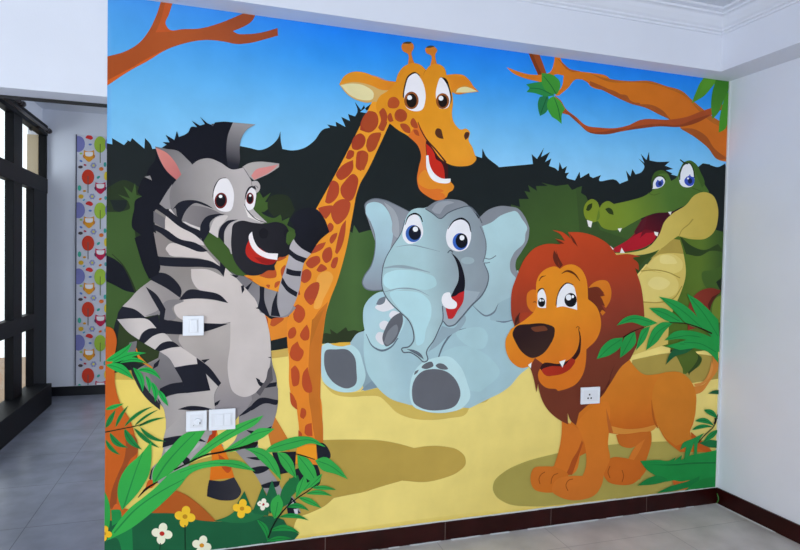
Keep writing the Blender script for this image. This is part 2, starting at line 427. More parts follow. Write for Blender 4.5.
S('#3c5829',0,0,"[230,100] 110,480! 125,480 145,455! 165,490! 205,462! 175,510! 222,512! 190,545 170,560! [230,200] 160,60 220,90 255,70! 260,105! 300,85! 285,125! 330,160 315,200 280,240 150,350 0,380! [100,200] 520,160! 560,160 600,190! 680,100! [230,200] 100,50! ")
S('#232e20',0,0,"[230,200] 195,-10 290,-20 325,50! 300,90! 285,85! 265,100! 250,70! 220,85! 190,45")
S('#3c5829',0,0,"[100,200] 500,180! 540,150 600,180 660,260 760,400! 700,400! 560,280")
S('#3f5c33>#466538>#3b5a30@520,300,720,300',0,0,"[230,200] 560,170! 590,150! 612,165! 620,125! 645,165! 700,150! 725,162! 800,400! 800,550! [230,300] 800,300! 440,230! 440,0! ")
S('#2c3824',0,0,"[230,300] 440,175! 478,165! 505,170! 500,145! 535,168! 580,135! 590,155! 622,150! 650,158! 680,140! 640,240! 440,240!")
S('#37502a>#3d5a2c@300,300,420,450',480,130,"155,372! 200,385! 195,345! 245,345! 222,305! 252,312! 240,275! 285,305! 280,280! 340,280! 305,262! 380,280! 440,272! 460,300! 500,285! 495,320! 520,345! 620,400 800,440 860,600! 860,900! 140,900!")
S('#37502a',0,0,"[580,150] -20,190! 10,180! 5,215! 30,230! 100,400! 400,500! 400,640! 280,640! 0,440!")
S('#33491f',0,0,"[580,240] 380,60! 300,130 285,190! 240,100!")
part('sand','painted yellow sand')
S(SAND,0,0,"""[100,300] 60,400! 100,360! 260,350! [230,300] 200,255! 290,242! 450,220! 600,212! [310,320] 300,100! 500,200! [490,310] 0,250! 300,250! 690,250!
 [580,240] 280,180! 330,120! 420,150! 480,350! [580,320] 450,160! 600,145! 720,140! [580,400] 760,600! 0,800! [100,440] 0,700! 0,100!""")
S('#c2a64e',0,0,"[100,300] 70,365! 155,350! 175,400! 75,398!")
S('#c3a75a',0,0,"[230,300] 205,257! 290,240! 290,282! 210,292!")
S('#dbae45',0,0,"[310,320] 100,120! 150,112! 215,110! 190,135! 110,130!")
part('painted_shadow','brown oval shadow painted on the sand')
S('#b29b4b>#ac9549>#b59c4e@-600,200,500,200',360,420,"""-200,100! 0,98 100,102 200,120 270,140! 340,130 420,132 490,150 525,185 528,220 490,260 420,290 330,310 210,303! 100,335 0,365 [230,440] 620,270 520,290! 480,325 400,365 340,390 [100,440] 960,480! 900,480! 560,400 340,250! 400,150 560,80 680,60 760,120 [230,440] 250,60! 400,-20!""")
S('#9f9650>#a39a52@20,300,700,300',490,410,"15,400 20,360 70,310 160,265 300,225 460,192 620,172 800,160! 1100,150! 1100,400 600,445 400,468 200,482 80,465 30,430")
S('#a3924a',580,320,"262,200! 330,185 420,168 460,165 560,168 660,180 720,200! 710,290! 640,302 520,320 400,325! 320,310! 255,235!")
S('#c9b25e',310,320,"60,310! 110,345 200,362 340,340! 420,395 500,420 700,460 800,430! 780,470 700,490 600,500 500,490 430,460 390,420 350,385 280,380 200,385 120,370")
S('#c9b25e',490,310,"-120,450! 0,440! -20,460! -120,480!")
S('#cfba68',580,240,"330,365! 440,370! 430,410! 350,420!")
part('tree_branch','orange brown painted branch in the top left corner')
S('#a04c23>#a8532a>#964a2c@150,300,700,150',100,0,"""35,283! 130,255 195,215 240,160 280,80 307,0! 368,0! 345,70 328,120 345,146 420,145 500,142 600,115 720,65! 790,40! 760,105 700,142 665,155! 680,165 740,170 [230,0] 160,162 238,140! 240,178! 180,195 100,215 30,220 [100,0] 620,208 530,200 430,215 340,245 250,295 150,350 30,432!""")
S('#c65b22',100,0,"30,432! 35,403! 150,342 250,285 330,245! 250,298 150,353")
S('#b9562a',100,0,"278,162! 300,110 330,0! 368,0! 345,70 328,120 345,146 420,145! 350,158")
part('tree_branch','orange painted branch in the top right corner')
S('#964a24',480,40,"240,60! 292,60! 312,110 335,175! 300,195! 270,130")
S('#7d3c1c',480,40,"240,60! 262,60! 285,120 318,185! 300,195! 270,130")
S('#cf7622>#c97020>#c56a24@300,200,1200,500',480,40,"""133,136! 190,157 250,172 310,172 350,160 370,110 375,75! 400,85! 412,112 450,145 500,157 560,165 640,185 [590,50] 100,145 200,155 300,155 380,180 460,205 510,250 570,300 640,360 700,385! 690,560! 640,548 590,490 530,440 460,395! 400,350! 340,310 270,285 200,265 150,235 80,205 0,178 [480,40] 540,215 510,197! 480,197 440,240 395,278! 375,278! 410,230 418,178! 380,172 355,185 330,208 270,203 220,190 160,162""")
S('#9c5226',480,40,"510,197! 600,232 700,270 735,305 800,315! 800,330! 740,312 640,265 560,222")
S('#9c5226',590,50,"0,155! 60,180 150,220 185,228 200,250 240,268 310,275 360,300 405,350! 350,325 280,290 200,267 100,215 0,178!")
S('#9c5226',590,50,"450,392! 520,395 580,430 620,490 690,545! 640,548 590,490 530,440")
S('#ad6224',590,50,"0,118! 100,145 200,155 300,155 380,180 460,205 510,250 570,300 640,350 700,380! 700,405! 600,355 540,300 480,235 420,205 360,182 280,165 180,162 100,160")
S('#a95b22',480,40,"380,85! 412,112 450,145 500,157 470,160 430,145!")
S('#ac4f25>#a04c28@375,300,1100,300',480,40,"""372,278! 400,298 430,345 480,385 530,427 600,438 680,440 740,427 800,400 [590,50] 400,348 480,335 560,305 610,288 660,265! 665,295! 580,340 500,375 440,385 350,380 250,392 170,405 [480,40] 660,466 600,472 540,460 500,425 450,378 405,365!""")
S('#883f22',480,40,"415,350! 470,380 500,420 540,455 600,460 660,450 740,440! 660,468 600,472 540,460 500,425 450,380")
S('#883f22',590,50,"172,404! 200,390 250,378 350,370 440,375 540,340 600,325 580,340 500,375 440,385 350,382 250,393 200,400")
part('leaf_cluster','green painted leaves hanging from the branch')
S('#26774a',480,40,"298,285! 340,272! 345,330 330,362 300,380! 292,350 290,310")
S('#2b8545',480,40,"230,222! 262,215 310,208! 350,240 372,278! 330,282 270,265 232,260! 250,240!")
S('#3f9838',480,40,"368,280! 400,305 425,345! 412,365 408,420! 385,400 360,385! 340,350 335,320 350,290")
S('#3d9137',480,40,"308,165! 350,170 372,178! 398,205 400,240 385,272! 340,262 312,225 ")
L('#236b33',480,40,"318,180 350,220 380,268",3,4); L('#236b33',480,40,"372,290 390,340 402,400",3,4); L('#1d6a38',480,40,"245,240 300,245 355,270",3,4); L('#1a5a35',480,40,"335,285 318,330 305,365",3,3)
part('leaf_cluster','long green painted leaves in the top right corner')
S('#58992f>#4a8a2c@600,150,520,260',590,50,"572,135! 645,140! 610,185 570,230 508,266! 530,210 550,165")
S('#478f2c',590,50,"700,190! 695,330 670,400 643,413! 650,330 668,255")
S('#387826>#4b8a30@640,150,610,340',590,50,"632,140! 700,145! 695,190 665,260 640,315 612,347! 605,270 612,210")
part('crocodile','green crocodile with pale yellow jaw and blue eyes')
S('#4f6a26>#58742c>#3a5628@500,300,700,300',580,240,"380,60! 500,-60 640,-60 720,-40! 720,540! [580,320] 560,160! 610,190 600,225 550,265 545,278! 540,262! 530,270! 515,268! 512,240 490,195 450,140! 300,100!")
S('#2c4020',580,240,"500,-20! 560,30 620,50 690,20! 720,60! 650,55 600,80 530,70!")
S('#42602a',580,240,"612,160 660,150 720,125! 720,270! 660,262 622,225")
S('#6b8030',580,240,"660,350 680,290 720,270! 720,420! 670,400")
S('#1f2c20',580,240,"680,210! 720,180! 720,290! 700,250!")
S('#2e4420',580,320,"545,150! 590,170 608,200 590,230 550,265! 545,278! 530,230!")
S('#4d6428',580,320,"450,130! 560,140 590,180 560,240 530,270! 512,240 490,195!")
part('crocodile.belly','pale yellow belly')
S('#cdb964',580,240,"440,-10! 500,0! 518,70 528,180 505,260 475,330 445,400! [580,320] 440,120! 250,180! [580,240] 310,380! 300,250 285,190! 330,130 395,50!")
S('#a9964a',580,240,"350,95! 400,50! 440,-10! 500,0! 518,70! 460,65 400,70!")
S('#d8c876',580,240,"330,130! 400,75 480,78 512,110 510,145 470,168 380,158!")
S('#d8c876',580,240,"290,185! 320,158 400,165 470,180 492,215 485,260 430,295 330,310 310,300!")
S('#e0d38a',580,240,"360,190 420,190 450,215 430,240 370,245 340,220"); S('#e0d38a',580,240,"400,85 470,88 485,115 450,120 400,110")
L('#a08c42',580,240,"305,155 380,150 450,165 500,190",4,4); L('#a08c42',580,240,"315,310 400,312 470,290 510,230",4,4)
part('crocodile.mouth','dark red open mouth with white teeth')
S('#3c1220>#5b1522>#a3182a@400,330,250,480',580,150,"160,495! 250,440 285,400 300,360 330,332! 400,312 500,300! 450,360 420,400 380,440 330,480 250,505 180,512!")
S('#541a26',580,150,"300,360! 335,330! 330,360 320,390 290,440! 270,410!")
S('#a81c2c',580,150,"165,497! 240,450 310,410 345,405 380,420 375,445 330,482 250,505 180,512!")
S('#6d1524',580,150,"300,440! 320,400 350,400 375,412! 330,415!")
part('crocodile.snout','green upper snout')
S('#7a8e2a>#6d8830>#4a6e30>#47692c@50,320,640,200',580,150,"18,310 30,265 60,245 85,258 98,290! 112,268 140,255 170,270! 250,252 330,225 362,200 360,150 375,112 410,100 438,118 456,155! 480,140 500,95 520,62 550,52 580,70 605,115 622,170 645,215 600,260! 500,288 460,308 380,315 320,335 250,372 200,398 150,400 110,385 90,355! 60,362 35,350")
S('#5f7a2a',580,150,"80,358! 95,345 96,290! 85,330")
S('#2a3a18',580,150,"30,300! 40,275 62,265! 58,290 40,305"); S('#2a3a18',580,150,"125,295! 145,288 165,305 168,325! 145,318")
S('#3a5a24',580,150,"360,200! 358,150 375,112 410,100 438,118! 400,120 378,145 370,200!")
S('#3d5f28',580,150,"500,95! 520,62 550,52 580,70 605,115 622,170 610,190! 585,130 560,80 535,68!")
L('#3a5424',580,150,"560,190 590,200 620,215",3,3); L('#4a6428',580,150,"340,215 370,225 400,215",3,3)
part('crocodile.eye','blue eye')
S('#dfe6f4',580,150,"362,195! 366,160 385,135 410,135 425,155 415,178 390,192!")
S('#3d57b8',580,150,"378,170 388,148! 398,155 412,145! 418,165 405,183 385,186"); E('#1c2a60',580,150,400,168,9,11)
part('crocodile.eye','blue eye under the tall brow')
S('#dfe6f4',580,150,"497,160 500,115 520,75 545,68 565,100 572,140 562,180 535,187 508,178")
S('#3550bd',580,150,"522,150 532,135! 545,128 550,120! 555,132 570,135! 572,160 560,178 538,178 526,168"); E('#1a2350',580,150,550,155,11,14); E('#ffffff',580,150,540,142,5,5)
L('#203018',580,150,"362,190 364,160 385,133 412,132 428,150",4,3); L('#203018',580,150,"498,150 502,110 522,72 548,65 566,95 573,140",4,4)
L('#142018',580,150,"500,48 525,65 540,68",4,6)
part('crocodile.jaw','pale yellow lower jaw')
S('#cdbc66>#bda950@300,450,640,400',580,150,"168,515! 250,512 340,487 395,425 425,355 460,320 530,275 575,225 620,210 662,225 688,280 690,340 672,405 630,442 570,447 490,430! 460,450 410,490 340,518 260,527 180,525!")
L('#a08d42',580,150,"495,430 510,400 545,370 565,345",3,5)
S('#bba950',580,150,"490,430! 560,435 630,420 680,370 672,405 630,442 570,447")
part('crocodile.tooth','white pointed tooth')
for q in ["35,350! 62,358! 55,388! 42,382!","188,393! 210,390! 200,412!","440,310! 458,308! 452,326!","370,408! 392,412! 388,432! 375,425!","200,515! 208,488! 224,515!","150,478! 170,495! 160,502!"]: part('crocodile.tooth','white pointed tooth'); S('#e8e8ec',580,150,q)
part('elephant','pale blue elephant sitting on the sand')
# sitting body
S('#a4c8d4>#a8cad7>#9dbfce@330,380,500,330',0,0,"""[310,320] 268,60! 270,200 290,270 335,335 400,392 500,425! 800,440! [490,310] 0,440 60,410 100,380 150,322 190,290! 220,200! 200,0! [490,220] 140,250! 60,300! [360,280] 400,100! 100,60!""")
S('#96b4c3',0,0,"[490,220] 0,470! 40,420 105,380! 120,500! 60,510 0,500!")
L('#6b7a8a',0,0,"[360,280] 555,110 590,150 630,178 670,160 [490,220] 40,415 105,378",6,8,5)
L('#66768a',490,220,"30,505 70,510 115,500",2,6,3)
S('#a3c7d4',360,280,"480,260 540,240 620,245 640,280 620,340 540,330")
S('#a1c5d2',360,280,"520,550! 480,430 400,380 500,330 640,380 700,460 600,560!")
L('#5d6c7c',360,280,"530,240 470,260 420,320 388,398",1,7,5)
S('#8ea6b6',360,280,"410,230! 470,240 520,170 530,190 510,235 430,290 385,330 340,360!")
part('elephant.foot','sole of the raised left foot')
S('#9ab9c8>#7f98a8@220,100,330,340',310,320,"200,115! 240,65 270,55! 272,200 290,270 338,338! 270,355! 230,200")
S('#7890a2',310,320,"255,353! 290,318 310,305! 338,338!")
S('#b2d4de>#abcfda@60,150,260,340',310,320,"50,150 65,125 90,115 115,125 160,132 205,125 240,150 265,215 277,290 250,345 180,362 110,345 65,305 55,240")
S('#5f646f',310,320,"70,205 80,152 130,147 190,150 220,180 232,250 225,325 190,342 130,322 85,270")
part('elephant.foot','sole of the front right foot')
S('#b6d8e3',310,320,"500,390 500,330 515,270 560,215 620,190 700,185 750,230 785,310 800,390 760,440 700,460 640,465 570,455 515,430")
S('#60646f',310,320,"510,370 522,300 560,258 620,245 690,262 738,315 752,375 730,425 640,452 560,442 520,415")
S('#60656f',310,320,"558,238 580,215 610,210 617,230 600,240 575,245"); S('#60656f',310,320,"628,228 640,218 675,225 690,245 665,248 640,240"); S('#60656f',310,320,"520,275! 525,258 545,248! 535,265")
part('elephant.hand','raised pale blue hand with dark palm')
S('#a3c6d6>#b0d2de@40,80,150,330',360,280,"15,190 22,130 55,85 110,58 160,80 230,160 225,210 195,275 155,335 110,353 65,330 30,270")
L('#5d6f80',360,280,"30,270 65,333 110,353 155,335 190,290",2,8,4)
S('#d8dbe6',360,280,"75,135 95,120 125,88! 172,140! 150,150 110,158"); S('#6d7785',360,280,"80,122! 95,95 130,80! 120,115 95,125")
S('#d8dbe6',360,280,"145,175 160,155 205,165! 165,200"); S('#d8dbe6',360,280,"97,220 120,203 145,215 130,248 105,245"); S('#d8dbe6',360,280,"77,285 90,262 120,265 115,325 90,310")
S('#5d616c',360,280,"113,300 130,235 170,180 208,165 215,195 200,255 165,315 130,332"); S('#767d88',360,280,"120,310! 145,250 185,225 190,240 165,300 135,325")
part('elephant.ear','grey and pale blue left ear')
S('#7f8793>#8a919d@100,100,200,300',360,180,"25,155 28,118 60,95 120,100 180,125 250,160! 240,220! 200,290! 110,450! 90,350! 40,200")
S('#a9cddc>#9cb9ca>#8791a1@80,150,60,540',360,180,"28,160 35,122 65,110 105,118 140,155 160,210 165,270 150,350! 110,430! 110,548! 60,552 25,540 12,515 20,485 55,430 75,350 72,270 50,205")
S('#9aa2ae',360,180,"120,110! 170,150 195,220 185,290 165,270 160,200")
L('#66707e',360,180,"28,160 25,120 60,96 120,100 180,125 245,158",2,4,2); L('#66707e',360,180,"50,205 73,270 75,350 55,430 20,485 12,515 25,540 60,552 110,550",2,4,4)
part('elephant.ear','grey and pale blue right ear')
S('#7f8793>#88909c@600,150,750,500',0,0,"[360,180] 590,195! 640,150 700,130 750,133 [480,130] 185,390 225,435 247,490 [490,220] 197,40 190,100 160,155 130,205 128,240 150,280! 110,320! [360,180] 620,400! 600,240!")
S('#abcfdb>#a8cad6>#9fbdca@600,250,720,560',0,0,"[360,180] 600,235! 660,210 700,180 750,160 [480,130] 175,405 210,445 235,500 [490,220] 180,60 172,110 120,165 100,215 105,260 130,290! 115,350 105,385! 40,420 [360,280] 670,155 630,175 590,150 550,110! [360,180] 600,550!")
L('#5f6a7a',360,180,"620,390 650,395 680,378",3,3); L('#5f6a7a',360,180,"600,408 630,415 650,412",3,3)
part('elephant.head','pale blue head with a hanging trunk')
S('#a0c2cd>#a5c7d2>#8d9eab>#85929f@150,420,640,380',0,0,"""[360,180] 320,140 290,140 255,152 225,200 205,265 160,335 125,400 110,470 112,540 [360,280] 120,65 145,105 200,160 245,205 267,260 267,305 245,333 208,345 215,360 250,362 290,385 322,410 337,402 332,362 370,300 400,235 415,205! 440,230 470,225 500,195 560,125 610,75 640,10 [360,180] 645,480 620,410! 628,300 610,230 590,190 540,128 470,100 380,110""")
S('#99a9b7',360,280,"410,100! 430,120 455,195 500,150 520,50! 600,60! 560,125 500,195 470,225 440,230 415,205!")
# outlines
L('#56616f',0,0,"[360,180] 225,200 205,265 160,335 125,400 110,470 112,540 [360,280] 120,65 145,105 200,160 245,205 267,260 267,305 245,333 208,345 215,360 250,362 290,385 322,410 337,402 332,362 370,300 400,235 413,205 412,130",3,5,4)
L('#56616f',0,0,"[360,280] 415,205 440,230 470,225 500,195 560,125 610,75 640,10 [360,180] 643,480 620,415",4,6,3)
L('#66707e',360,180,"600,230 628,300 625,380 615,410",2,4,3)
S('#78818d>#858d99@350,100,550,190',360,180,"325,143! 380,107 460,96 520,110 560,145 600,190! 545,133 500,140 440,165 403,193! 360,165")
S('#949ca8',360,180,"358,150! 380,120 440,105 470,112 430,128 400,170! 375,165")
L('#4c5664',360,180,"325,143 360,165 403,193 440,165 500,140 545,131 590,175 610,215",3,4,3)
S('#b0d9e6>#a8ced9@130,480,380,500',360,180,"118,520 122,475 160,455 240,450 320,465 375,490 382,525 350,545 [360,280] 250,40 160,50")
S('#aed6e3>#abd4e2@300,150,300,330',360,280,"150,62 230,55 310,70 350,110 357,170 330,250 310,320 290,328 275,270 255,205 200,150")
L('#8ba0ad',360,180,"120,440 180,432 260,440 350,462",4,12,2); L('#8296a4',360,180,"180,335 250,325 330,340 400,358",1,4,1); L('#8499a8',360,280,"120,60 200,42 280,48 345,78",2,5,1)
S('#5a6674',360,280,"232,345! 270,350 305,370 320,398! 290,378 260,360")
E('#97adb9',360,180,538,403,34,18)
part('elephant.mouth','open mouth with red tongue and white tusk')
S('#141420',0,0,"[360,180] 455,362! 490,395 515,450 525,530 [360,280] 520,60! 500,75 450,90! 465,60! [360,180] 492,500 490,440 475,395")
S('#b8282c',0,0,"[360,280] 455,85! 480,78 492,68 522,55! 515,110 490,150 455,195 440,193! 430,150 425,110!")
S('#e4e6f0',0,0,"[360,280] 408,95 420,68 448,62 458,90 485,118 480,138 450,145 420,132")
L('#3a4450',360,180,"438,365 452,352 466,362",3,4)
part('elephant.eye','blue eye')
S('#e3e7f3',360,180,"215,290 222,225 245,180 280,172 308,215 312,280 285,308 240,318")
E('#3b66b8',360,180,267,268,39,43); E('#151a2a',360,180,274,264,31,36); E('#ffffff',360,180,277,246,13,13)
part('elephant.eye','blue eye')
S('#e3e7f3',360,180,"430,290 440,240 475,205 520,200 550,240 553,300 530,345 485,357 445,335")
E('#3763c0',360,180,501,308,38,43); E('#10131f',360,180,508,304,30,37); E('#ffffff',360,180,510,289,12,13)
L('#10121a',360,180,"225,225 245,180 275,168 300,180 313,210",2,7,3); L('#10121a',360,180,"440,245 470,205 510,193 540,212 555,260",2,8,3)

part('giraffe','orange spotted giraffe with a long neck')
# body behind the zebra
S('#dc8a2c>#e09a30@100,400,280,300',230,200,"70,378! 140,365 200,345 240,300 292,270! 305,350! 245,458! 225,465! 150,430!")
for q in ["145,380! 180,355 225,345 230,385 200,392","240,290! 270,275 285,285! 260,300 235,305","225,415 250,405 240,430 225,440","75,385! 100,392 115,400! 100,408!","255,345 275,325 280,360 262,385","180,425 200,425 195,440"]: S('#b0502a',230,200,q)
S('#d6832e',230,300,"155,60! 220,100 290,75! 300,180! 205,203! 190,140")
for q in ["165,80! 185,85 190,115! 175,110","200,125! 210,95 240,88 270,92 240,120 215,132"]: S('#b0502a',230,300,q)
S('#c07430',230,400,"225,85! 290,195! 300,260! 205,230! 190,180")
S('#d9781f>#cf6d1c@600,150,620,390',100,400,"535,140! 585,145 600,200 645,300 672,388! 548,402! 555,330 560,290!")
S('#a83c1c',100,400,"535,215! 560,155 585,150! 575,190! 560,215!"); S('#b34a1e',100,400,"590,270! 620,290 655,350 640,365 615,345")
part('giraffe.hoof','dark hoof')
S('#1e1f2c>#33343c@540,450,700,450',100,400,"546,400! 610,405 670,386! 690,420 706,460 690,488 610,502 535,482! 538,440")
part('giraffe.hoof','dark hoof')
S('#20222e',230,400,"430,215! 465,215 490,240 500,290 480,300! 430,295! ")
part('giraffe.hoof','dark hoof')
S('#20222e',230,400,"390,320! 430,318 446,350 448,420 360,445! 310,440! 320,350!")
part('giraffe.neck','long orange neck and leg with red brown spots')
S('#e29a2c>#e0942e>#dc842c>#d97e2c@700,50,400,1900',230,100,"""720,-10! 650,130 580,270 500,420 430,545! [230,200] 470,92 495,160! 440,210 395,265 370,310 355,370 345,440 310,545! [230,300] 290,90 285,180 295,300 300,450 335,550! [230,400] 345,180 335,240 320,320! 390,320! 440,325! 430,215! 465,212! [230,400] 462,100 455,0 [230,300] 450,480 455,350 457,250 468,150 482,60 [230,200] 500,500 535,410 565,310 585,230 605,120 625,0 [230,100] 620,520 650,420 [360,110] 40,300 90,195 148,68! 250,100! 200,-60! 80,-60!""")
S('#c07028>#ba6c28@480,50,430,550',0,0,"[230,300] 490,8! 480,60 466,150 457,250 455,350 452,480 455,560 [230,400] 462,100 466,213! 430,215! 415,140 405,60 [230,300] 398,520 392,400 398,230 410,110! 440,60")
S('#b36a26',230,300,"410,100! 470,45! 430,150 400,235!")
S('#e3a14a',230,200,"440,380 460,362 495,358 515,380 500,430 470,490 440,545 425,545 435,470")
for q in ["650,150! 655,110 700,55 730,65 742,100 730,140 700,162","740,60! 765,50 785,80 780,130 760,155 742,140 755,110 758,85",
 "608,225 625,180 655,167 675,185 665,235 635,250 612,243","685,205 700,175 735,163 757,170! 740,215 705,260! 688,245","578,290! 598,250 620,258 618,282! 595,297","630,290! 638,260 675,255 690,275 675,320 655,355! 635,345",
 "530,375 545,345 580,315 615,300! 615,345 585,385 550,400","475,510! 490,450 515,402 535,410 545,460 525,500 490,518","553,440 575,405 620,370 637,385 635,440 600,505 560,480"]: S('#9a3b24>#a8442a@700,80,500,500',230,100,q)
for q in ["440,40! 475,30 515,30 500,70 480,95! 460,80","505,60 530,10 570,-5 600,10 598,50 570,100 535,122 512,95","488,125! 500,113 518,130 510,155 492,165!","498,205 510,175 535,165 528,195 505,218","525,260! 545,170 560,125 580,100! 575,170 550,250 535,272!",
 "398,270! 410,245 445,220 480,210! 465,240 430,262","378,315! 400,290 445,283 452,305 430,330 405,342 385,330","460,280 475,245 500,235 512,270 500,305 480,315 465,300","503,325! 520,290 537,285 535,320 522,342 508,338","432,350! 455,320 485,345 470,355 440,358","355,405! 360,360 385,345 405,360 402,395 370,415","370,480 385,440 415,415 438,410 425,500 405,525 385,510","308,548! 340,522 370,548!","335,470! 345,452 350,475"]: S('#a8462c',230,200,q)
for q in ["315,70! 345,25 370,45 375,80 345,115 322,100","380,0! 420,-5 415,20 400,22","290,170 300,145 320,135 332,160 315,190 298,193","350,180 365,145 385,122! 397,160 388,200 372,203","298,270! 310,230 338,207! 350,235 368,255 362,285 345,305 305,290","305,345! 325,328 340,345 347,400 340,425 318,432 308,400","360,400 368,360 388,335! 398,465 380,460 362,430","298,460! 315,475 330,510 338,548! 312,530"]: S('#b04a28',230,300,q)
for q in ["352,65 360,40 375,45 380,75 368,95! 352,85","372,165! 380,125 408,115! 412,180! 385,178","342,150! 360,170 360,180! 342,182!","308,0! 330,0! 335,30 332,48! 315,30"]: S('#b04a28',230,400,q)
S('#e39426',230,400,"335,240! 400,225 432,228! 432,310! 420,300 320,320!")
part('giraffe.ear','orange ear with cream lining')
S('#d8932c>#d98a24>#cf7a28@550,400,900,400',230,0,"546,422! 570,382 610,360 670,362 730,385 790,402! [360,10] 60,325 120,350 178,358! 165,420 120,450 60,458 [230,0] 700,512 650,506 590,475")
S('#c9a564',230,0,"548,424! 620,410 700,425 760,450 [360,10] 160,400! 130,450 60,460 [230,0] 700,512 650,506 590,475")
S('#dad3a4',230,0,"552,426! 600,418 680,432 718,465 715,492 660,500 610,482")
part('giraffe.ear','orange ear with cream lining')
S('#d98a26>#d07a20@440,330,580,400',360,10,"430,325! 480,320 515,325 550,355 570,385 594,408! 540,414 480,420 460,410!")
S('#dcd6a6',360,10,"472,412! 490,390 520,382 588,406! 540,412")
S('#c98a30',360,10,"455,410! 480,395 520,376 575,398! 520,384 490,394 475,415")
part('giraffe.horn','short orange horn with a rounded tip')
S('#c9762a',360,10,"240,272! 240,220 215,205 207,185 215,165 240,160 265,170 269,190 258,212 262,240 274,270!"); S('#40402e',360,10,"213,168 230,159 258,162 250,168 230,168")
part('giraffe.horn','short orange horn with a rounded tip')
S('#cc7a2a',360,10,"352,275! 356,228 332,215 326,195 345,181 370,183 386,200 376,225 378,245 386,275!"); S('#40402e',360,10,"330,188 348,178 372,182 355,188")
part('giraffe.head','orange giraffe head with a laughing mouth')
S('#3a181c',360,110,"290,60! 330,140! 440,260! 440,350! 400,360 340,330 325,200")
S('#c02a1e',360,110,"330,168! 350,185 372,218 380,245 405,262 418,290 425,345! 380,338 350,295 335,230")
S('#d58a20>#dd9424>#e39a2e>#d97a26@200,300,550,1000',360,10,"""175,365 190,320 220,282 270,265 308,278 330,300! 350,278 390,270 418,285 435,330 455,390 465,460 460,520 [360,110] 462,40 478,75 505,98 530,93 548,108 543,150 563,190 575,225 582,243 565,268 510,282 455,275 405,245 360,185 330,150! 300,85! 325,150 330,210 335,260! 350,320 400,345 452,350! 455,362 470,382 462,402 445,412 430,438 390,452 335,430 298,398 285,350 293,290 305,225 290,180 240,130 190,100 152,70 [360,110] 100,40! 80,-20 100,-70 130,-90""")
S('#d4702a',360,110,"290,60! 330,150 328,180 335,260 345,330 400,365 455,362! 470,382 462,402 445,412 430,438 390,452 335,430 298,398 285,350 293,290 305,225 290,180 240,130!")
S('#d9882a',360,110,"290,360 300,320 325,300 350,335 400,365 455,362 470,382 462,402 445,412 430,438 420,420 400,412! 420,405 400,395 340,395")
L('#401c1c',360,110,"290,60 305,100 335,150 380,200 430,262",2,5,6)
S('#e8eaf2',360,110,"330,228! 342,226! 348,270 370,315 410,342 453,343! 452,358 405,366 362,348 335,300")
L('#b86a1e',360,10,"330,300 322,310 318,325",3,1)
for q in ["138,470 150,440 175,435 198,460 190,485 160,492 142,485","173,520 185,500 215,497 235,520 228,550 205,560 180,550"]: S('#ae4e26',360,10,q)
for q in ["5,75! 20,30 45,5 75,15 90,50 75,90 40,110","95,10! 115,-10 135,20 130,70 115,105 95,95 105,50","30,180! 40,140 70,115 105,112! 95,150 65,205 45,210","0,225! 20,205 38,215 40,245 20,300! 0,300!","138,30 150,15 168,55! 150,60","178,15 195,-5 225,5 235,35 220,55 190,45","202,70 225,68 252,95 250,115 225,110","252,60 265,40 282,60 287,90 262,85","268,100 285,100 298,130! 280,125"]: S('#9f4326>#a84a28@0,0,200,200',360,110,q)
S('#53301f',360,110,"375,112 385,92 402,95 413,125 418,145! 395,140 380,128"); S('#4b2a20',360,110,"520,130 530,110 545,112 543,135 528,150!")
part('giraffe.eye','white eye with brown iris')
S('#231a16',360,10,"216,440 222,375 240,328 275,310 300,330 270,330! 240,400!"); 
S('#e6e8f4',360,10,"221,440 228,380 247,332 280,317 305,345 325,400 327,450 308,500 270,506 235,490")
E('#8a4d20',360,10,257,452,36,44); E('#1b1512',360,10,258,453,26,35); E('#ffffff',360,10,248,438,12,12)
part('giraffe.eye','white eye with brown iris')
S('#231a16',360,10,"400,335! 425,340 450,395 458,450 445,485! 440,400")
S('#e6e8f4',360,10,"380,440 385,380 405,337 428,362 447,410 452,450 438,488 400,492")
E('#8a4d20',360,10,413,455,33,39); E('#1b1512',360,10,414,456,23,30); E('#ffffff',360,10,405,441,12,12)
part('zebra','grey and white striped zebra standing with a hand on its hip')
NV='#1b1d29'
# legs
S('#7e7d84>#8e8d93@100,50,200,350',230,400,"-60,60! 130,-40 240,-60! 238,30 215,120 200,160 150,210 140,260 185,335 240,410 262,450 300,470 [230,440] 340,330 355,366! 290,372! 280,320! [230,400] 190,480! 160,430 110,350 60,290 20,250 -40,230!")
for q in ["80,150! 140,155 210,130! 190,165 120,180!","0,245! 80,215 145,208! 130,235 60,245 20,255","80,288! 130,285 190,300! 130,300","105,340! 160,330 205,335! 180,355 120,365","155,425! 200,410 250,405! 245,425 190,440 160,440!","80,20! 120,30 238,-30! 238,20 150,0!"]: S(NV,230,400,q)
S(NV,230,440,"285,345! 300,285 345,330! 320,330! 355,366! 290,372!"); S('#c8c8d8',230,440,"298,325! 312,302! 322,318! 305,330!"); S('#c8c8d8',230,440,"318,345! 338,345! 340,370! 325,370!")
S(NV,230,400,"210,262! 330,258! 325,355! 250,372! 230,320!")
S('#8d8b92>#a09ea4@280,100,520,300',100,400,"290,-20! 325,60 330,160 318,235 300,300 260,340 250,400! 300,420! 440,330! 530,220 560,140! 640,-60!")
S(NV,100,400,"318,190! 400,178 480,182 535,212! 480,205 400,215 312,238!"); S('#aeacb4',100,400,"325,245! 400,222 500,220 460,260 400,270 330,275!")
S('#23242f',100,400,"255,350! 310,290! 265,345 255,400! 245,395!"); S(NV,100,400,"410,300 430,285 450,300 420,320")
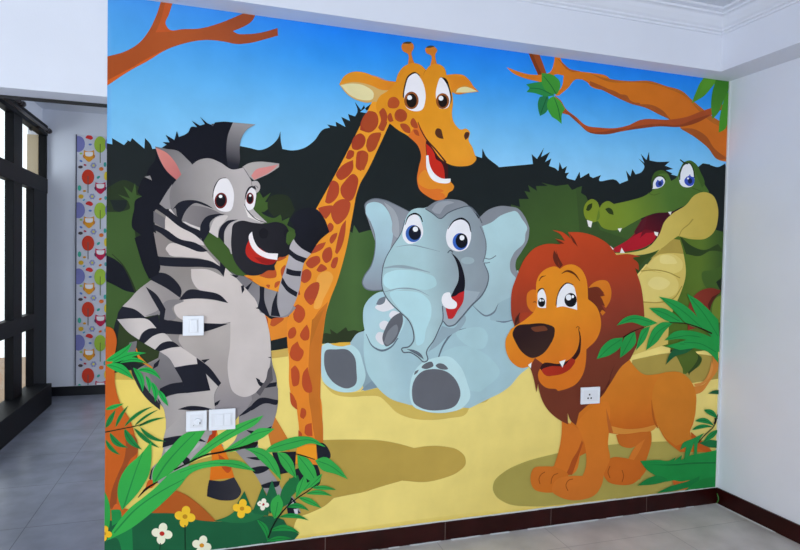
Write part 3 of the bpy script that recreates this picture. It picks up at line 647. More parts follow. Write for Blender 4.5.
# torso
S('#807c7c>#8d898a>#77757a@300,100,520,900',100,200,"""268,40! 275,130 290,220 298,300 300,350 255,400! 230,430! 300,560! [100,300] 330,230 290,290! 230,320! 180,355 200,440 280,510 [100,400] 310,30 330,100! 330,180! 640,90! 700,60! [230,400] 60,60 140,10 240,0! [230,300] 238,450 230,380 212,320 205,250 195,160 170,80 145,30! [100,200] 750,455 700,405 640,350 590,300 520,215 500,150! 380,60!""")
S('#26272f',100,300,"150,325! 190,370 230,440 300,520! 300,550! 240,500 200,450 160,370!")
part('zebra.chest','light grey chest and belly')
S('#aaa5a6>#9b9698>#85828a@500,180,560,560',100,300,"400,168! 393,200 410,232 480,288! 540,330! 605,415! 578,460 575,560! 700,600! 760,500! 720,100!")
S('#a6a3a6>#98969b@330,60,480,180',100,400,"322,50! 440,48! 560,55! 560,170! 520,190 480,182 400,178 318,192! 332,120")
S('#c2bcbd>#bdb8bb@480,400,600,1000',100,200,"""455,345! 540,348 620,385! 625,338! 700,408 760,470 800,545! [230,300] 165,60 190,130 204,250 200,320 178,400 130,462 70,485 15,458 [100,300] 645,400 638,330 650,230 652,110! 560,125 440,110 385,80 370,40 390,5! [100,200] 410,500 560,500 640,515! 560,470 490,445 460,400""")
part('zebra.neck','striped neck')
S('#c8c1c1>#c6bfc2@350,100,500,220',100,200,"330,78! 400,122 500,185 522,228! 440,210 370,185 322,145")
S('#c6bfc0',100,200,"328,245 345,220 420,228 530,255! 598,328! 500,292 420,285 345,272")
for q in ["285,15! 340,50 380,75 440,120 500,155 518,212! 470,172 400,135 320,72 280,45!","262,118! 330,148 400,195 480,215 540,255! 515,260 430,235 350,202 300,165 268,148!","275,282! 380,288 480,293 560,308 600,332! 600,308! 628,338! 618,382! 590,350 520,336 430,335 350,332 280,325!",
  "262,362! 330,368 380,405 408,455 402,490! 350,462 300,432 250,402!","392,502! 440,450 520,455 600,475 642,516! 560,497 480,492","680,372! 695,382! 680,390!","708,430! 722,445! 710,462!"]: S(NV,100,200,q)
S(NV,100,300,"310,95! 420,112! 640,120! 525,158 420,172 310,168!"); S(NV,100,300,"780,388! 800,400! 800,425!"); S(NV,100,300,"775,35! 800,45! 800,48!")
S(NV,230,300,"128,388! 165,415 235,410! 230,432! 175,440! 150,430"); S(NV,230,300,"85,552! 150,490 238,500! 232,512 170,518 110,552!"); S(NV,230,300,"188,285! 205,285! 204,292!"); S(NV,230,400,"40,85! 90,40 150,0! 130,30 90,62")
S('#55535a',230,300,"130,462! 178,400 200,335 208,330! 215,400! 175,440! 150,480!")
part('zebra.arm','striped arm bent to the hip')
S('#8f8b8e>#aaa6a9@300,450,160,520',100,200,"255,400! 330,440 402,490! 350,505 330,540 [100,300] 330,50! 290,70 225,85! 170,50 112,32! 150,-5 [100,200] 180,460")
S('#7c7a80',100,300,"225,80! 290,50 330,5 420,5 360,40 380,90 330,100 300,75!")
S(NV,100,200,"228,433! 280,470 328,545! [100,300] 320,100! 330,170! 290,160! 300,60! [100,200] 265,500"); 
S('#26301e',100,300,"225,88! 290,72! 300,110! 290,150! 260,110!")
S(NV,100,300,"112,32! 170,45 240,98! 160,92 85,95! 90,65"); S(NV,100,300,"225,95! 290,75! 310,165! 280,140!")
S('#c0bbbd>#aaa6aa@200,130,120,150',100,300,"86,97! 160,92 240,98 282,140! 235,150 200,202! 140,160")
S(NV,100,300,"193,203! 212,165 250,142 300,148 325,168! 270,178 222,218!"); S('#bcb8ba',100,300,"222,217! 270,178 322,167 362,207! 310,215 275,248!")
S(NV,100,300,"275,248! 310,215 360,207 402,235! 350,240 298,257!"); S('#c3bec0>#b2adb0@450,250,330,320',100,300,"298,257! 350,240 402,233! 485,290! 487,320! 440,325 375,338! 345,290")
S('#75747a>#6a6970@280,270,350,430',100,300,"298,257! 345,290 375,338 412,412! 350,425 295,445! 262,400! 220,330! 290,300!")
S(NV,100,300,"270,320! 300,295! 290,330! 265,345!")
S(NV,100,300,"290,505! 300,442! 350,420 412,410! 432,465! 380,470 330,485 300,520!")
S('#b1adaf>#99969a@530,500,330,500',100,300,"320,490! 380,470 430,465! 552,452! 530,370! 590,432! 575,460 575,555! [100,400] 535,60! 430,60! 330,150! 325,60 280,-30!")
S(NV,100,300,"372,337! 440,325 487,320! 482,288! 545,335 606,415! 592,432! 530,368! 552,452! 430,466! 412,410")
S(NV,100,300,"505,300! 550,294! 522,315!"); S(NV,100,300,"572,523! 602,498! 590,522! 575,530!"); S(NV,100,400,"388,47! 440,31 510,33 575,50! 450,52!"); S(NV,100,400,"572,15! 600,0! 575,30!")
part('zebra.hand','raised arm ending in a black hoof over the giraffe')
S('#6f6e76>#88878e@50,400,220,480',230,200,"0,355! 30,375! 75,382! 150,430 240,460! 330,540! [230,300] 280,85 230,85 150,62! [230,200] 130,500!")
for q in ["75,440! 115,405! 90,450!","0,372! 45,378! 30,390!"]: S(NV,230,200,q)
S('#9a99a2>#aeacb6@290,500,330,240',230,200,"318,192! 350,230 405,268! 372,310 358,370 348,440 318,525 [230,300] 290,70 250,85! [230,200] 240,545! 245,440 270,360 292,290 300,230")
S(NV,0,0,"[0,0] 1298,1430! 1322,1436! 1322,1500 1348,1578! 1325,1572 1288,1540! 1297,1500"); S(NV,0,0,"[0,0] 1388,1452! 1362,1520 1354,1578! 1402,1584! 1386,1525")
for q in ["290,238! 330,270 385,292! 368,315! 330,300 292,270!","283,340! 320,352 357,355! 352,382! 310,378 280,368!","262,385! 290,430 338,462! 332,485! 290,460 255,415!",]: S(NV,230,200,q)
S(NV,230,200,"55,430! 68,425! 72,450! 60,468!"); S(NV,230,300,"128,42! 145,32! 145,45!")
S('#1a1c28>#14161f@320,80,480,150',230,200,"300,100! 330,60 380,40 430,45 470,90 497,160! 450,200 405,268! 350,235 318,190 325,150")
part('zebra.mane','black upright mane with grey tips')
S('#12141f',100,100,"""660,348! 600,312 540,292 490,302 455,328! 430,290 390,255 330,245 280,245! 275,300 245,340! 232,372! 258,385! 258,402! 220,390 195,435 188,460 210,482! 178,500 170,550 [100,200] 163,80 162,140 205,175! 172,190! 190,250 215,330 245,395! 290,372! 300,350! 295,290 280,200 265,100 275,50! 300,40! [100,100] 350,500! 385,395! 420,330! 320,232! 345,232! 313,210! 348,212! 328,174! 372,200! 384,155! 394,185! 430,170 442,160 455,135 485,135! 458,103! 500,128! 525,120! 500,84! 535,115! 552,122! 565,130! 575,112! 620,108 668,112! 700,200! 690,345!""")
S('#8e8d93>#6a6970>#23242f@720,130,670,320',100,100,"665,112! 778,122! 735,148 708,190 698,250 700,300 690,345! 640,338! 632,260 640,175"); S('#8d8b90',100,100,"222,384! 250,378! 260,402!"); S('#55545c',100,100,"556,120! 572,118! 562,132!"); S('#6a686f',100,200,"268,55! 325,90! 325,145! 268,110!"); S('#857f80',100,200,"268,160! 340,205 328,245 345,272 290,282!"); S('#c4c0c4',100,200,"345,30! 378,78! 345,52!"); S('#8a888d',100,100,"297,520! 340,450 362,420! 350,480 355,545! 330,545!")
part('zebra.ear','grey ear with pink lining')
S('#6f6e74>#8a888c@330,250,450,340',100,100,"275,232! 330,244 390,255 430,290 465,335 430,380 385,402! 330,350 295,290"); S('#c87f7a>#b56a6c@300,260,390,390',100,100,"278,238! 330,262 375,310 408,375! 395,395 380,398! 330,350 297,290")
part('zebra.ear','grey ear with pink lining')
S('#a7a4a6',230,100,"62,335! 90,318 150,308 200,312 246,318! 245,335! 200,365 120,402! 100,385"); S('#cc8686',230,100,"106,378! 130,348 180,335 244,322! 200,360 120,399!")
part('zebra.head','grey zebra head with a black laughing muzzle')
S('#77757a>#9a979a>#b0acb0@370,450,700,400',100,100,"""455,328! 490,302 540,291 600,312 660,347 725,336! [230,100] 90,365 108,408! 135,405 150,425 145,455 125,470! 112,510 118,545 [230,200] 140,70 185,112! 100,130! 20,120! 10,200! 10,270! [100,200] 655,270! 640,230 600,185 545,160! 505,200! 500,150! 440,128 405,100 365,60 [100,100] 348,500 355,440 400,380""")
S('#c9c5c8',100,200,"410,108! 450,130 500,152! 500,125! 450,110"); S('#807d82>#6f6c72@420,60,540,100',100,200,"410,100! 430,40 540,40 620,75! 540,85 505,140! 450,120")
S(NV,0,0,"[100,100] 360,550! 395,512 460,500 530,520 570,545! 500,520! [100,200] 480,15 440,40 420,70 405,110! 385,80 375,40"); S(NV,0,0,"[100,200] 500,180! 505,120 530,85 580,70 628,70! 580,85 550,115 550,155! 515,210!")
S(NV,100,200,"590,180! 600,140 635,105 690,97! 645,120 625,150 620,215! "); S('#c3bfc2',100,200,"545,160! 580,90 640,80 620,110 595,140 590,190!"); S('#aeaaae',100,200,"620,215! 630,150 670,108! 660,260! ")
S('#dcdade',100,200,"718,20! 740,60 800,100! 800,110! 740,85!"); L('#3a3840',230,200,"70,20 90,55 130,95 180,114",2,4,2)
S('#25252d>#1c1c24@20,200,290,200',230,200,"8,170 18,120 50,104 120,114 180,118 230,110 275,125 295,160 288,205 298,245 292,272 262,285 238,282! 180,275! 235,305! 222,330! 225,348 190,352 155,372 120,378 90,375 50,345 20,300 6,235")
S('#17171f',230,200,"145,160 165,140 190,155 180,190 155,190"); S('#17171f',230,200,"268,160 285,145 296,165 285,190")
S('#3d5829',230,200,"280,210! 290,160 315,150 328,170 312,205 290,225!")
S('#b2261f',230,200,"95,200! 120,220! 235,300! 220,316 150,318 105,300 80,270 80,235"); S('#8e1b1a',230,200,"120,285! 160,290 230,300! 222,315 160,315")
S('#e6e4ec',230,200,"97,172 110,158! 118,195 140,235 180,262 240,268! 236,300! 180,290 130,262 103,225")
part('zebra.eye','white eye with dark red iris')
S('#22202a',100,100,"563,490 572,430 600,393 632,388 600,402 578,440!"); S('#dfdfe8',100,100,"567,490 578,430 602,396 632,392 660,430 670,490 650,555 590,548"); 
E('#6b2020',100,100,604,503,31,40,8); E('#14121a',100,100,604,502,24,32,8); E('#f0f0f8',100,100,603,482,9,8)
part('zebra.eye','white eye with dark red iris')
S('#22202a',230,100,"75,500 80,460 100,432 125,432 132,450! 105,440 88,470"); S('#dfdfe8',230,100,"78,500 88,462 108,438 127,455 128,500 112,545 92,552 80,535")
E('#6b2020',230,100,100,492,19,29); E('#14121a',230,100,100,493,13,22); E('#f0f0f8',230,100,101,478,6,6)
L('#6f6d72',230,100,"108,408 112,430 132,430 140,440",2,3); L('#77747a',230,100,"65,335 85,365 105,400",2,4,2)
part('lion','orange lion with a red brown mane')
S('#642b1f',490,310,"430,540! 480,400 600,240 690,230! 665,290! 600,385! 520,480!")
# tail
S('#c87f38',580,320,"560,335! 620,320 660,240 662,170! 682,180 692,235 650,305 600,365 575,372!"); S('#cd8c46',580,320,"570,320! 610,310 645,260 658,200! 665,240 620,318 580,335!")
S('#85372a>#762d24@560,300,680,300',580,240,"535,370! 555,300 600,255 650,240 705,252! 690,275 660,290 645,330 650,350! 665,470! 590,440 540,450!"); S('#4e221c',580,240,"705,260! 680,285 655,330 650,355! 640,330 660,285!")
# body
S('#cd7c28>#c87424>#bd6320@250,250,300,540',580,320,"""245,195! 270,230 320,272 380,272 440,260 500,262 550,300 578,360 578,450 565,520 [580,400] 550,160 600,230! 660,260! 500,260! 430,200 390,130! 300,150 180,170 145,165! 60,250! [490,410] 410,250! 380,100! [490,310] 420,540! 470,480 550,440 600,370 660,280 700,245!""")
S('#bd6826',580,400,"180,175! 290,140 350,150 358,200 345,260 320,330 300,400! 230,330! 250,290 300,220! 250,240 200,225")
S('#c9762e',580,400,"240,298! 275,235 325,195! 300,250 270,300!")
S('#c06824>#bf6524@600,260,700,360',490,410,"570,330 575,265 610,238 660,238 720,250 765,255 782,290 755,335 715,368 650,375 590,358")
for q in ["600,340 590,310 600,280","660,360 668,330 660,300"]: L('#8c4418',490,410,q,3,3)
S('#c87028',490,410,"360,50! 420,80 470,130 455,190 415,320 380,330! 330,320 260,300 320,280! 345,200 358,120")
S('#a34e20',490,410,"460,150! 440,200 410,250 390,300 378,322! 410,325! 440,240 465,165!")
S('#c4702a>#bf6a24@210,300,300,410',490,410,"203,330 220,290 270,282 340,290 390,320 350,400 280,413 220,395")
for q in ["250,370 245,345 258,320 275,310","305,370 310,340 320,325 340,317"]: L('#8c4418',490,410,q,3,3)
S('#cc7626>#c9742a>#c4702c@500,50,500,440',490,410,"430,70! 470,20 590,-40 600,60 590,180 600,240 570,320 560,370 530,420 450,450 360,440 310,405 330,350 400,330 462,330! 475,300 478,200 460,130")
L('#8c4418',490,410,"390,405 380,375 395,350 415,345",3,3)
S('#cd8a3c',580,400,"155,130! 230,145 300,142 390,120! 370,148 300,160 200,170 165,165!")
S('#b2602a',580,400,"130,40! 145,90 165,160! 145,165! 135,100!"); L('#a8571e',0,0,"[580,320] 358,400 362,450 378,520 [580,400] 390,140",1,7,4); S('#c97c28>#c27628@400,300,480,550',0,0,"[580,320] 362,420 368,340 400,280 470,260 530,280 572,340 580,430 [580,400] 575,80 550,150 560,200! 480,230! 430,190 390,130 370,60")
S('#b5571f',580,400,"585,185! 620,215 660,255! 640,265! 560,230! 555,160!")
part('lion.mane','red brown mane')
S('#bb4522>#a83e22>#8e3a29>#743628>#6c3526@330,100,480,800',490,220,"""180,185 225,140 280,120 352,122! 345,105 325,92! 375,105! 350,70 312,50! 365,62 405,95! 390,60! 460,63 540,88 595,125 632,175! 690,170 752,182! 715,190 740,215 745,252! 725,240! 755,330 768,420 772,490 [490,310] 772,80 745,155 702,245! 655,285 598,372! 605,330! 570,400 545,440 490,475 445,515! [490,410] 430,77! 405,55 388,15! 390,72! 340,45 290,0 [490,310] 270,470 245,400 240,370! 232,412! 220,350 205,300 190,270! 130,100! 108,30 [490,220] 105,430 110,350 135,280""")
S('#54261c',490,310,"598,372! 600,330 625,270! 600,340! 570,400 545,440 490,475! 560,405")
S('#6a2d1d',0,0,"[490,220] 490,340! 530,330 560,360 572,380! 540,385! 570,410 588,440! 555,420! 575,455! 550,460! 550,480! 530,430! 490,395!")
for a in ["320,150! 315,190 330,225 350,243! 340,210 335,175!","330,150! 345,190 365,225! 350,240! 338,200!","395,65! 420,95 440,135! 415,110!","325,95! 360,110 372,120! 350,118!"]: S('#5e2618',490,220,a)
S('#5b2a24',490,310,"122,85! 125,45 150,10! 150,60! 135,80!"); S('#a03c24',490,310,"150,75! 150,20 220,12! 190,45!")
S('#3a211c',490,310,"120,85! 128,50 145,20! 140,50!")
part('lion.ear','orange ear')
S('#cf7a24>#c87020@500,320,600,420',490,220,"492,340! 510,320 545,302 585,305 605,345 602,400 580,440! 560,420! 545,385! 575,378! 560,355 530,340"); S('#6a2d1d',490,220,"500,338! 540,335 570,365! 545,372! 560,395! 575,430! 545,420! 500,390!"); S('#c87422',490,220,"552,462! 560,450 578,462! 562,478!"); part('lion.ear','orange ear')
S('#cf7422',490,220,"183,400 190,362 212,348 240,352! 240,440! 215,460 192,440"); L('#7a3a18',490,220,"215,412 225,408 232,415",2,4,2)
part('lion.head','orange lion face with a big dark nose')
S('#dc8a22>#da8724>#d07222@300,250,450,700',490,220,"""230,350 232,310 250,270 290,240 330,233 350,245! 370,230 410,222 450,240 480,290 488,340 490,395! 530,430 553,490 [490,310] 555,80 530,150 482,197! 480,250 465,320 430,370 380,395 340,405! 330,395! 280,388 250,362 240,320 265,270! 225,240! 200,278 160,290 110,262 82,210 78,150 105,95! 130,78 [490,220] 180,495 225,450""")
S('#33191a',490,310,"250,292! 262,270 350,268 400,245 435,200 447,150 440,85! 452,120 455,170 445,225 425,250! 390,300 330,325 280,328")
S('#a93020>#9a2a1c@260,280,400,320',490,310,"258,302 300,282 370,278 405,240! 425,250 410,285 370,315 320,328 275,325")
S('#f0f0f4',490,310,"346,258! 378,248! 362,288!"); S('#f0f0f4',490,310,"190,275! 208,262! 204,292!")
S('#2b1a1c>#3c2824@200,100,280,220',490,310,"113,115 128,85 200,70 280,70 322,90 322,125 300,175 260,222 210,240 165,215 130,165"); S('#6d3c28',490,310,"205,90 230,83 280,85 288,98 260,106 220,106")
L('#8f4a16',490,310,"430,90 440,82 450,95",3,3); L('#5c2a12',490,220,"358,268 385,255 420,268 450,305",2,9,2); L('#5c2a12',490,220,"245,305 258,285 280,278",2,5,1)
part('lion.eye','white eye with a black pupil')
S('#3a1c10',490,220,"328,430 335,380 355,335 385,312 418,325 400,322! 360,345!"); S('#e9ebf5',490,220,"333,438! 338,385 358,342 388,318 415,328 430,370 436,450! 400,440 360,432")
E('#14141a',490,220,403,400,31,35); E('#f4f4fa',490,220,393,387,14,15); E('#f4f4fa',490,220,414,383,6,8)
part('lion.eye','white eye with a black pupil')
S('#3a1c10',490,220,"236,365 245,345 265,340 280,365 272,350! 250,352!"); S('#e9ebf5',490,220,"238,400 242,360 262,345 277,370 280,440! 258,440 240,435"); E('#14141a',490,220,258,412,18,23); E('#f4f4fa',490,220,252,402,6,7); E('#f4f4fa',490,220,265,402,4,5)

part('sand_gap','painted sand seen between the legs')
S('#dfcc76',0,0,"[100,400] 583,148! 640,148! 694,80! 692,150 675,200 630,245! 600,205"); S('#dfcc76',0,0,"[230,400] 190,166! 206,236! 143,242! 140,205 160,182")
L('#cf7a22',100,300,"180,240 192,280 225,315 262,340",4,11,4); S('#6d6d73',100,300,"148,212! 185,205! 178,250 150,300! 134,255")
part('ground_mound','orange brown painted earth at the left edge')
S('#b8591f',0,0,"[100,300] 20,130! 60,142 82,190 78,250 65,300 72,350 75,420 95,500 122,555 [100,400] 145,90 175,180 190,260 140,400 110,540! [100,440] 250,365! 380,255 430,275 480,310 580,405! 300,450! 0,450!")
S('#8f4824',100,400,"130,170 165,175 188,260 150,300 120,380 90,460 80,545! 45,545! 60,450 90,370 120,300 130,230")
S('#c8602a',100,440,"60,345! 80,320 100,330 105,350!")
S('#ab5420>#a55a26@250,300,580,400',100,440,"245,368! 380,255 430,275 480,310 582,407! 400,390")
part('green_ground','dark green painted undergrowth with flowers')
S('#1c5a3c',0,0,"[100,440] 0,560! 40,400! 160,420! 250,365! 400,372 480,398 570,408! 680,408 [230,440] 60,410 200,380 268,398! 285,425 310,445 345,470! 320,500! 0,620! [100,440] 0,700!")
S('#226b42',0,0,"[100,440] 570,405! 640,380 700,340 800,360! [230,440] 200,365! 100,410 20,415 [100,440] 620,408")
for q in ["[100,440] 722,255! 760,350! 665,352!","[230,440] 162,232! 200,320! 190,380! 110,365!","[230,440] 210,200! 245,300! 200,370! 175,300!"]: S('#1d6340',0,0,q)
for q in ["[230,440] 340,175! 350,220 300,290 250,330! 255,260 300,195","[230,440] 300,185! 310,260 290,320 255,340! 268,260"]: S('#1f6c3e',0,0,q)
G='#2f9f48'; D='#1d7a3e'
part('painted_plant','bright green painted leaves on dark stems')
for a in [(120,137,267,32,17,-.08),(172,130,292,48,12,-.05),(190,135,327,88,14,-.06),(200,135,332,207,20,.12),(170,140,297,240,22,.05),(122,143,210,248,36,.1),(48,162,142,238,30,.15),(28,198,102,275,22,.1),(78,137,142,28,18,-.05),(28,140,78,48,26,0)]: LF(D,100,400,*a)
L('#22301c',100,400,"20,162 70,152 130,140 180,130 240,108",5,3)
for a in [(28,305,160,212,40,.1),(58,316,232,265,30,-.08),(30,325,168,400,44,-.12),(98,316,240,322,22,-.15),(166,338,213,460,30,-.12),(185,352,306,402,28,-.18),(228,378,246,466,22,-.1),(258,410,276,510,28,-.1),(292,450,342,532,26,0),(28,548,118,518,22,0)]: LF('#22a04a',100,300,*a)
S('#2d9a48',100,440,"22,255! 42,300 52,380 45,440! 22,450!"); S('#1f7c46',100,440,"45,500! 80,440 160,425! 165,555! 110,555! 80,490"); S('#238a48',100,440,"55,350! 100,350 110,400! 60,430!")
S('#b9531e',100,400,"225,445! 245,400 290,408! 260,440!"); L('#1a1712',100,400,"190,488 230,445 290,408",2,9,4)
S('#36a545>#2f9e4c@250,210,120,550',100,400,"257,207! 257,300 245,370 200,450 110,552! 88,480 95,410 130,340 200,275"); L('#238142',100,400,"215,260 180,350 150,440 118,540",3,6)
S('#34a347',100,400,"530,148! 480,225 420,300 360,360 265,418! 262,370 290,310 350,240 430,165"); L('#238142',100,400,"475,165 400,240 330,320 275,405",3,6)
S('#3aa74b',100,400,"428,327! 480,272 570,190 680,125 760,95 817,77! 790,112 700,165 600,222 500,290"); L('#268544',100,400,"440,318 560,225 680,150 790,92",4,4)
S('#36a54a',0,0,"[100,400] 603,263! 680,212 760,165 [230,400] 130,148 225,143! 170,185 70,232 [100,400] 690,250"); L('#268544',0,0,"[100,400] 620,255 700,220 [230,400] 100,180 200,150",3,3)
S('#36a74d',0,0,"[100,400] 320,385! 400,345 520,310 620,298 710,310 778,357! 680,335 580,332 450,370 400,430! [100,440] 400,230 340,290 250,370 150,445 33,503! 90,410 150,340 220,285 290,225 330,180"); L('#238142',100,440,"420,195 300,260 180,345 70,465",3,6); L('#2a8f48',100,400,"400,362 500,328 620,315 720,328",3,3)
L('#1a1712',100,400,"370,350 430,320 530,275 600,262 690,242 790,212",5,8)
part('painted_plant','green painted leaves beside the giraffe hooves')
LFS=[("75,245! 150,240 205,272 243,335 256,402! 205,350 150,300 110,262","100,250 170,280 235,370"),("172,262! 200,232 260,203 340,182 410,188 478,235! 400,218 330,240 250,258","200,245 300,215 400,200 460,222"),("235,260! 280,268 312,305 333,392! 290,362 255,318","245,268 285,310 325,380"),
 ("336,275! 385,290 425,345 438,420! 385,395 345,345","345,285 385,335 430,405"),("425,302! 470,285 535,325 590,397! 525,370 460,350","440,305 500,328 570,380"),("-70,320! 0,300 60,315 125,355! 60,345 0,335","-50,318 30,322 100,345"),("375,372! 385,420 350,470 328,492! 335,430","368,385 350,440 332,485"),("412,398! 405,430 365,457! 380,420","405,408 370,450"),("462,368! 440,420 385,445! 410,400","455,380 395,438"),("[230,440] 245,270! 265,320 240,380 222,395! 203,350 210,300","240,310 225,385")]
for a,b in LFS: S('#34a04a',230,400,a); L('#218040',230,440 if '[230' in a else 400,b,3,3)
for a in [(410,440,532,450,22,-.05),(380,470,512,482,24,-.1),(342,488,458,542,30,-.05)]: LF('#2f9a48',230,400,*a)
for a in [(283,336,396,356,26,-.15),(245,386,392,402,24,-.1),(200,456,350,468,30,-.15),(188,505,310,492,24,-.05),(135,400,188,512,28,-.15)]: LF('#218a44',230,440,*a)
L('#14201a',230,440,"445,212 390,255 330,295 270,350 215,430 190,490",3,6); L('#14201a',230,400,"330,270 370,280 425,298",4,3)
def FLW(ox,oy,cx,cy,col,cc,s,r0):
    part('painted_flower','small painted flower with four petals')
    for k in range(4):
        a=math.radians(r0+90*k); E(col,ox,oy,cx+math.cos(a)*s*.95,cy+math.sin(a)*s*1.0,s*.80,s*.72,r0+90*k)
    E(cc,ox,oy,cx,cy,s*.42,s*.38)
FLW(100,440,425,383,'#e5bd32','#b98522',30,-80); FLW(100,440,310,468,'#dfe3d0','#b02820',30,-80); FLW(100,440,509,527,'#dfe3d0','#c98a22',28,-75); FLW(100,440,710,343,'#e8bb30','#b98522',27,-80); FLW(230,440,166,322,'#e4e6dc','#a82030',17,-80); FLW(100,440,22,468,'#e5b52a','#b98522',22,-80); FLW(100,440,800,318,'#e4e6dc','#b98522',8,0)
L('#14301f',100,440,"425,425 426,550",4,4); L('#14301f',100,440,"303,515 298,550",3,3)
part('painted_plant','green painted leaves over the lion in the lower right')
R_='#249448'
S('#1d5a38',580,320,"428,224! 455,160 500,125 585,128! 530,165 480,180")
for q,v in [("182,428! 225,388 270,375 330,388 388,415! 330,432 260,412","200,418 270,392 360,412"),("395,283! 480,303 560,355 632,450! 545,425 465,350","410,292 500,345 610,440"),("345,340! 420,342 480,375 522,415! 450,410 390,378","360,345 430,370 500,408"),
 ("465,413! 410,412 370,440 345,490 330,552! 385,510 425,455","450,420 390,460 340,540"),("352,430! 310,448 292,495 280,552! 325,500","340,440 310,480 288,540"),("535,268! 590,300 650,355 692,400! 697,515! 650,475 590,390","550,285 620,370 690,480"),("422,502! 470,460 560,455 692,500! 600,510 500,495","440,495 540,478 660,500"),("430,530! 500,510! 560,490! 697,480! 697,560! 600,540 500,550!","500,520 600,520")]: S(R_,580,240,q); L('#1b7a3c',580,240,v,3,3)
for q,v in [("215,88! 205,130 150,175 83,195! 110,135 160,95","205,98 150,135 95,188"),("275,58! 280,110 240,160 200,190! 205,130 230,80","268,70 240,120 208,180"),("498,108! 600,95 690,120! 692,215! 640,160 570,140","520,112 600,118 680,160")]: S(R_,580,320,q); L('#1b7a3c',580,320,v,3,3)
L('#2a1712',580,240,"215,487 270,455 330,432",5,2); L('#2a1712',580,240,"450,413 530,418 600,440 660,468",3,6)
S('#1d5a3c',580,320,"640,368! 670,352 700,350! 700,372!")
part('painted_plant','green painted leaves in the bottom right corner')
S('#1b6a3e',580,400,"595,215! 640,200 700,205! 700,240! 640,235")
for a in [(620,50,690,95,28,-.1),(575,105,672,132,26,-.15),(560,150,665,135,20,-.1),(690,150,615,212,28,0)]: LF('#1f8246',580,400,*a)
L('#1a2a1c',580,400,"690,70 670,130 620,180 590,215",3,4); L('#1a1a16',580,400,"672,120 678,105 676,90",8,6)
S('#228848',580,400,"500,250! 515,215 560,195 620,165! 590,215 585,275! 570,290! 570,215! 545,280! 520,300! 530,235!")
S('#b9602a',580,400,"460,400! 600,400! 560,445! 480,450!")
S('#1e8642>#1f8a45@300,300,680,420',580,400,"300,305! 390,300 450,302 480,285! 470,305! 510,275! 505,300! 560,275 600,268 690,248! 690,445! 640,420 560,400 500,408 470,402 425,408 380,380 330,345")
S('#1a6c38',580,400,"345,322! 450,322 560,312 690,310! 690,318! 560,320 450,328")
S('#1d7c40',580,400,"287,428! 340,392 400,378 432,392! 440,405! 370,422"); S('#1b7840',580,400,"380,467! 450,432 540,405 600,380! 590,410 500,448"); S('#1f8040',580,400,"520,455! 600,400 690,380! 690,445! 600,455!")

build_prints(MR)
# ------------------------------------------------------------------ switches and sockets
def plate(name, label, cat, x0, x1, z0, z1, kind, loc_y=-.0125):
    cx, cz = (x0 + x1) / 2, (z0 + z1) / 2; w, h = (x1 - x0), (z1 - z0)
    r = empty(name, (cx, 0, z0)); tag(r, label, cat)
    def part_(n, m, a, b, c, d, e, f, bev=.0): return box(n, m, a, b, c, d, e + h / 2, f + h / 2, parent=r, bev=bev)
    pl = part_('face_plate', M_PLATE, -w / 2, w / 2, -.021, -.0115, -h / 2, h / 2, bev=.0025)
    box('back_box', M_PLATE2, -w / 2 + .006, w / 2 - .006, -.0116, 0, .006, h - .006, parent=r)
    if kind == 'switch':
        part_('frame', M_PLATE2, -.021, .021, -.0225, -.0205, -.030, .030, bev=.0008)
        k = part_('rocker', M_PLATE, -.012, .016, -.0275, -.022, -.026, .026, bev=.0015)
    if kind == 'double':
        part_('frame', M_PLATE2, -.045, .045, -.0222, -.0205, -.028, .028, bev=.0008)
        part_('rocker', M_PLATE, -.030, .004, -.027, -.0218, -.025, .025, bev=.0015)
        part_('rocker', M_PLATE, .010, .036, -.027, -.0218, -.025, .025, bev=.0015)
    if kind == 'dial':
        part_('frame', M_PLATE2, -.026, .026, -.0225, -.0205, -.028, .028, bev=.0008)
        bm = bmesh.new(); n = 28
        rings = [[bm.verts.new((.004 + rr * math.cos(2 * math.pi * i / n), yy, h / 2 - .002 + rr * math.sin(2 * math.pi * i / n))) for i in range(n)] for rr, yy in ((.016, -.022), (.015, -.030), (.013, -.032))]
        for A, B in zip(rings, rings[1:]):
            for i in range(n): bm.faces.new((A[i], A[(i + 1) % n], B[(i + 1) % n], B[i]))
        bm.faces.new(rings[-1]); bmobj('knob', bm, M_PLATE, r)
        part_('marker', M_HOLE, .013, .0165, -.0328, -.0318, -.010, -.002)
        part_('marker', M_HOLE, -.013, -.010, -.0232, -.0224, -.020, -.017)
    if kind == 'socket':
        part_('frame', M_PLATE2, -w / 2 + .014, w / 2 - .016, -.0222, -.0205, -.029, .029, bev=.0008)
        bm = bmesh.new()
        for sx, sz in ((-.008, .006), (-.017, -.013), (.002, -.013)): bx(bm, sx - .0042, sx + .0042, -.0228, -.0221, sz + h / 2 - .0042, sz + h / 2 + .0042)
        bmobj('pin_hole', bm, M_HOLE, r)
    return r
plate('light_switch', 'square white rocker switch plate alone on the zebra belly', 'light switch', .300, .3855, 1.046, 1.1315, 'switch')
plate('dimmer_switch', 'square white plate with round dial beside the wider double switch', 'dimmer', .3165, .401, .632, .7195, 'dial')
plate('double_light_switch', 'wide white plate with two rockers below the zebra belly', 'light switch', .410, .521, .630, .7215, 'double')
plate('power_socket', 'white three-pin power socket on the lion chest', 'power socket', 2.290, 2.408, .6365, .7265, 'socket')
# green bit of cable curling out of the corner over the skirting
bm = bmesh.new(); gp = [(W - .0135, -.022 - .012 * math.sin(t * math.pi), .062 - .056 * t) for t in [i / 12 for i in range(13)]]
tube(bm, [(W - .016 + 0 * p[0], p[1] + .002, p[2]) for p in gp], .0022, 8)
tag(bmobj('cable_end', bm, M_GREEN, smooth=True), 'short green cable end curling from the skirting corner', 'cable')
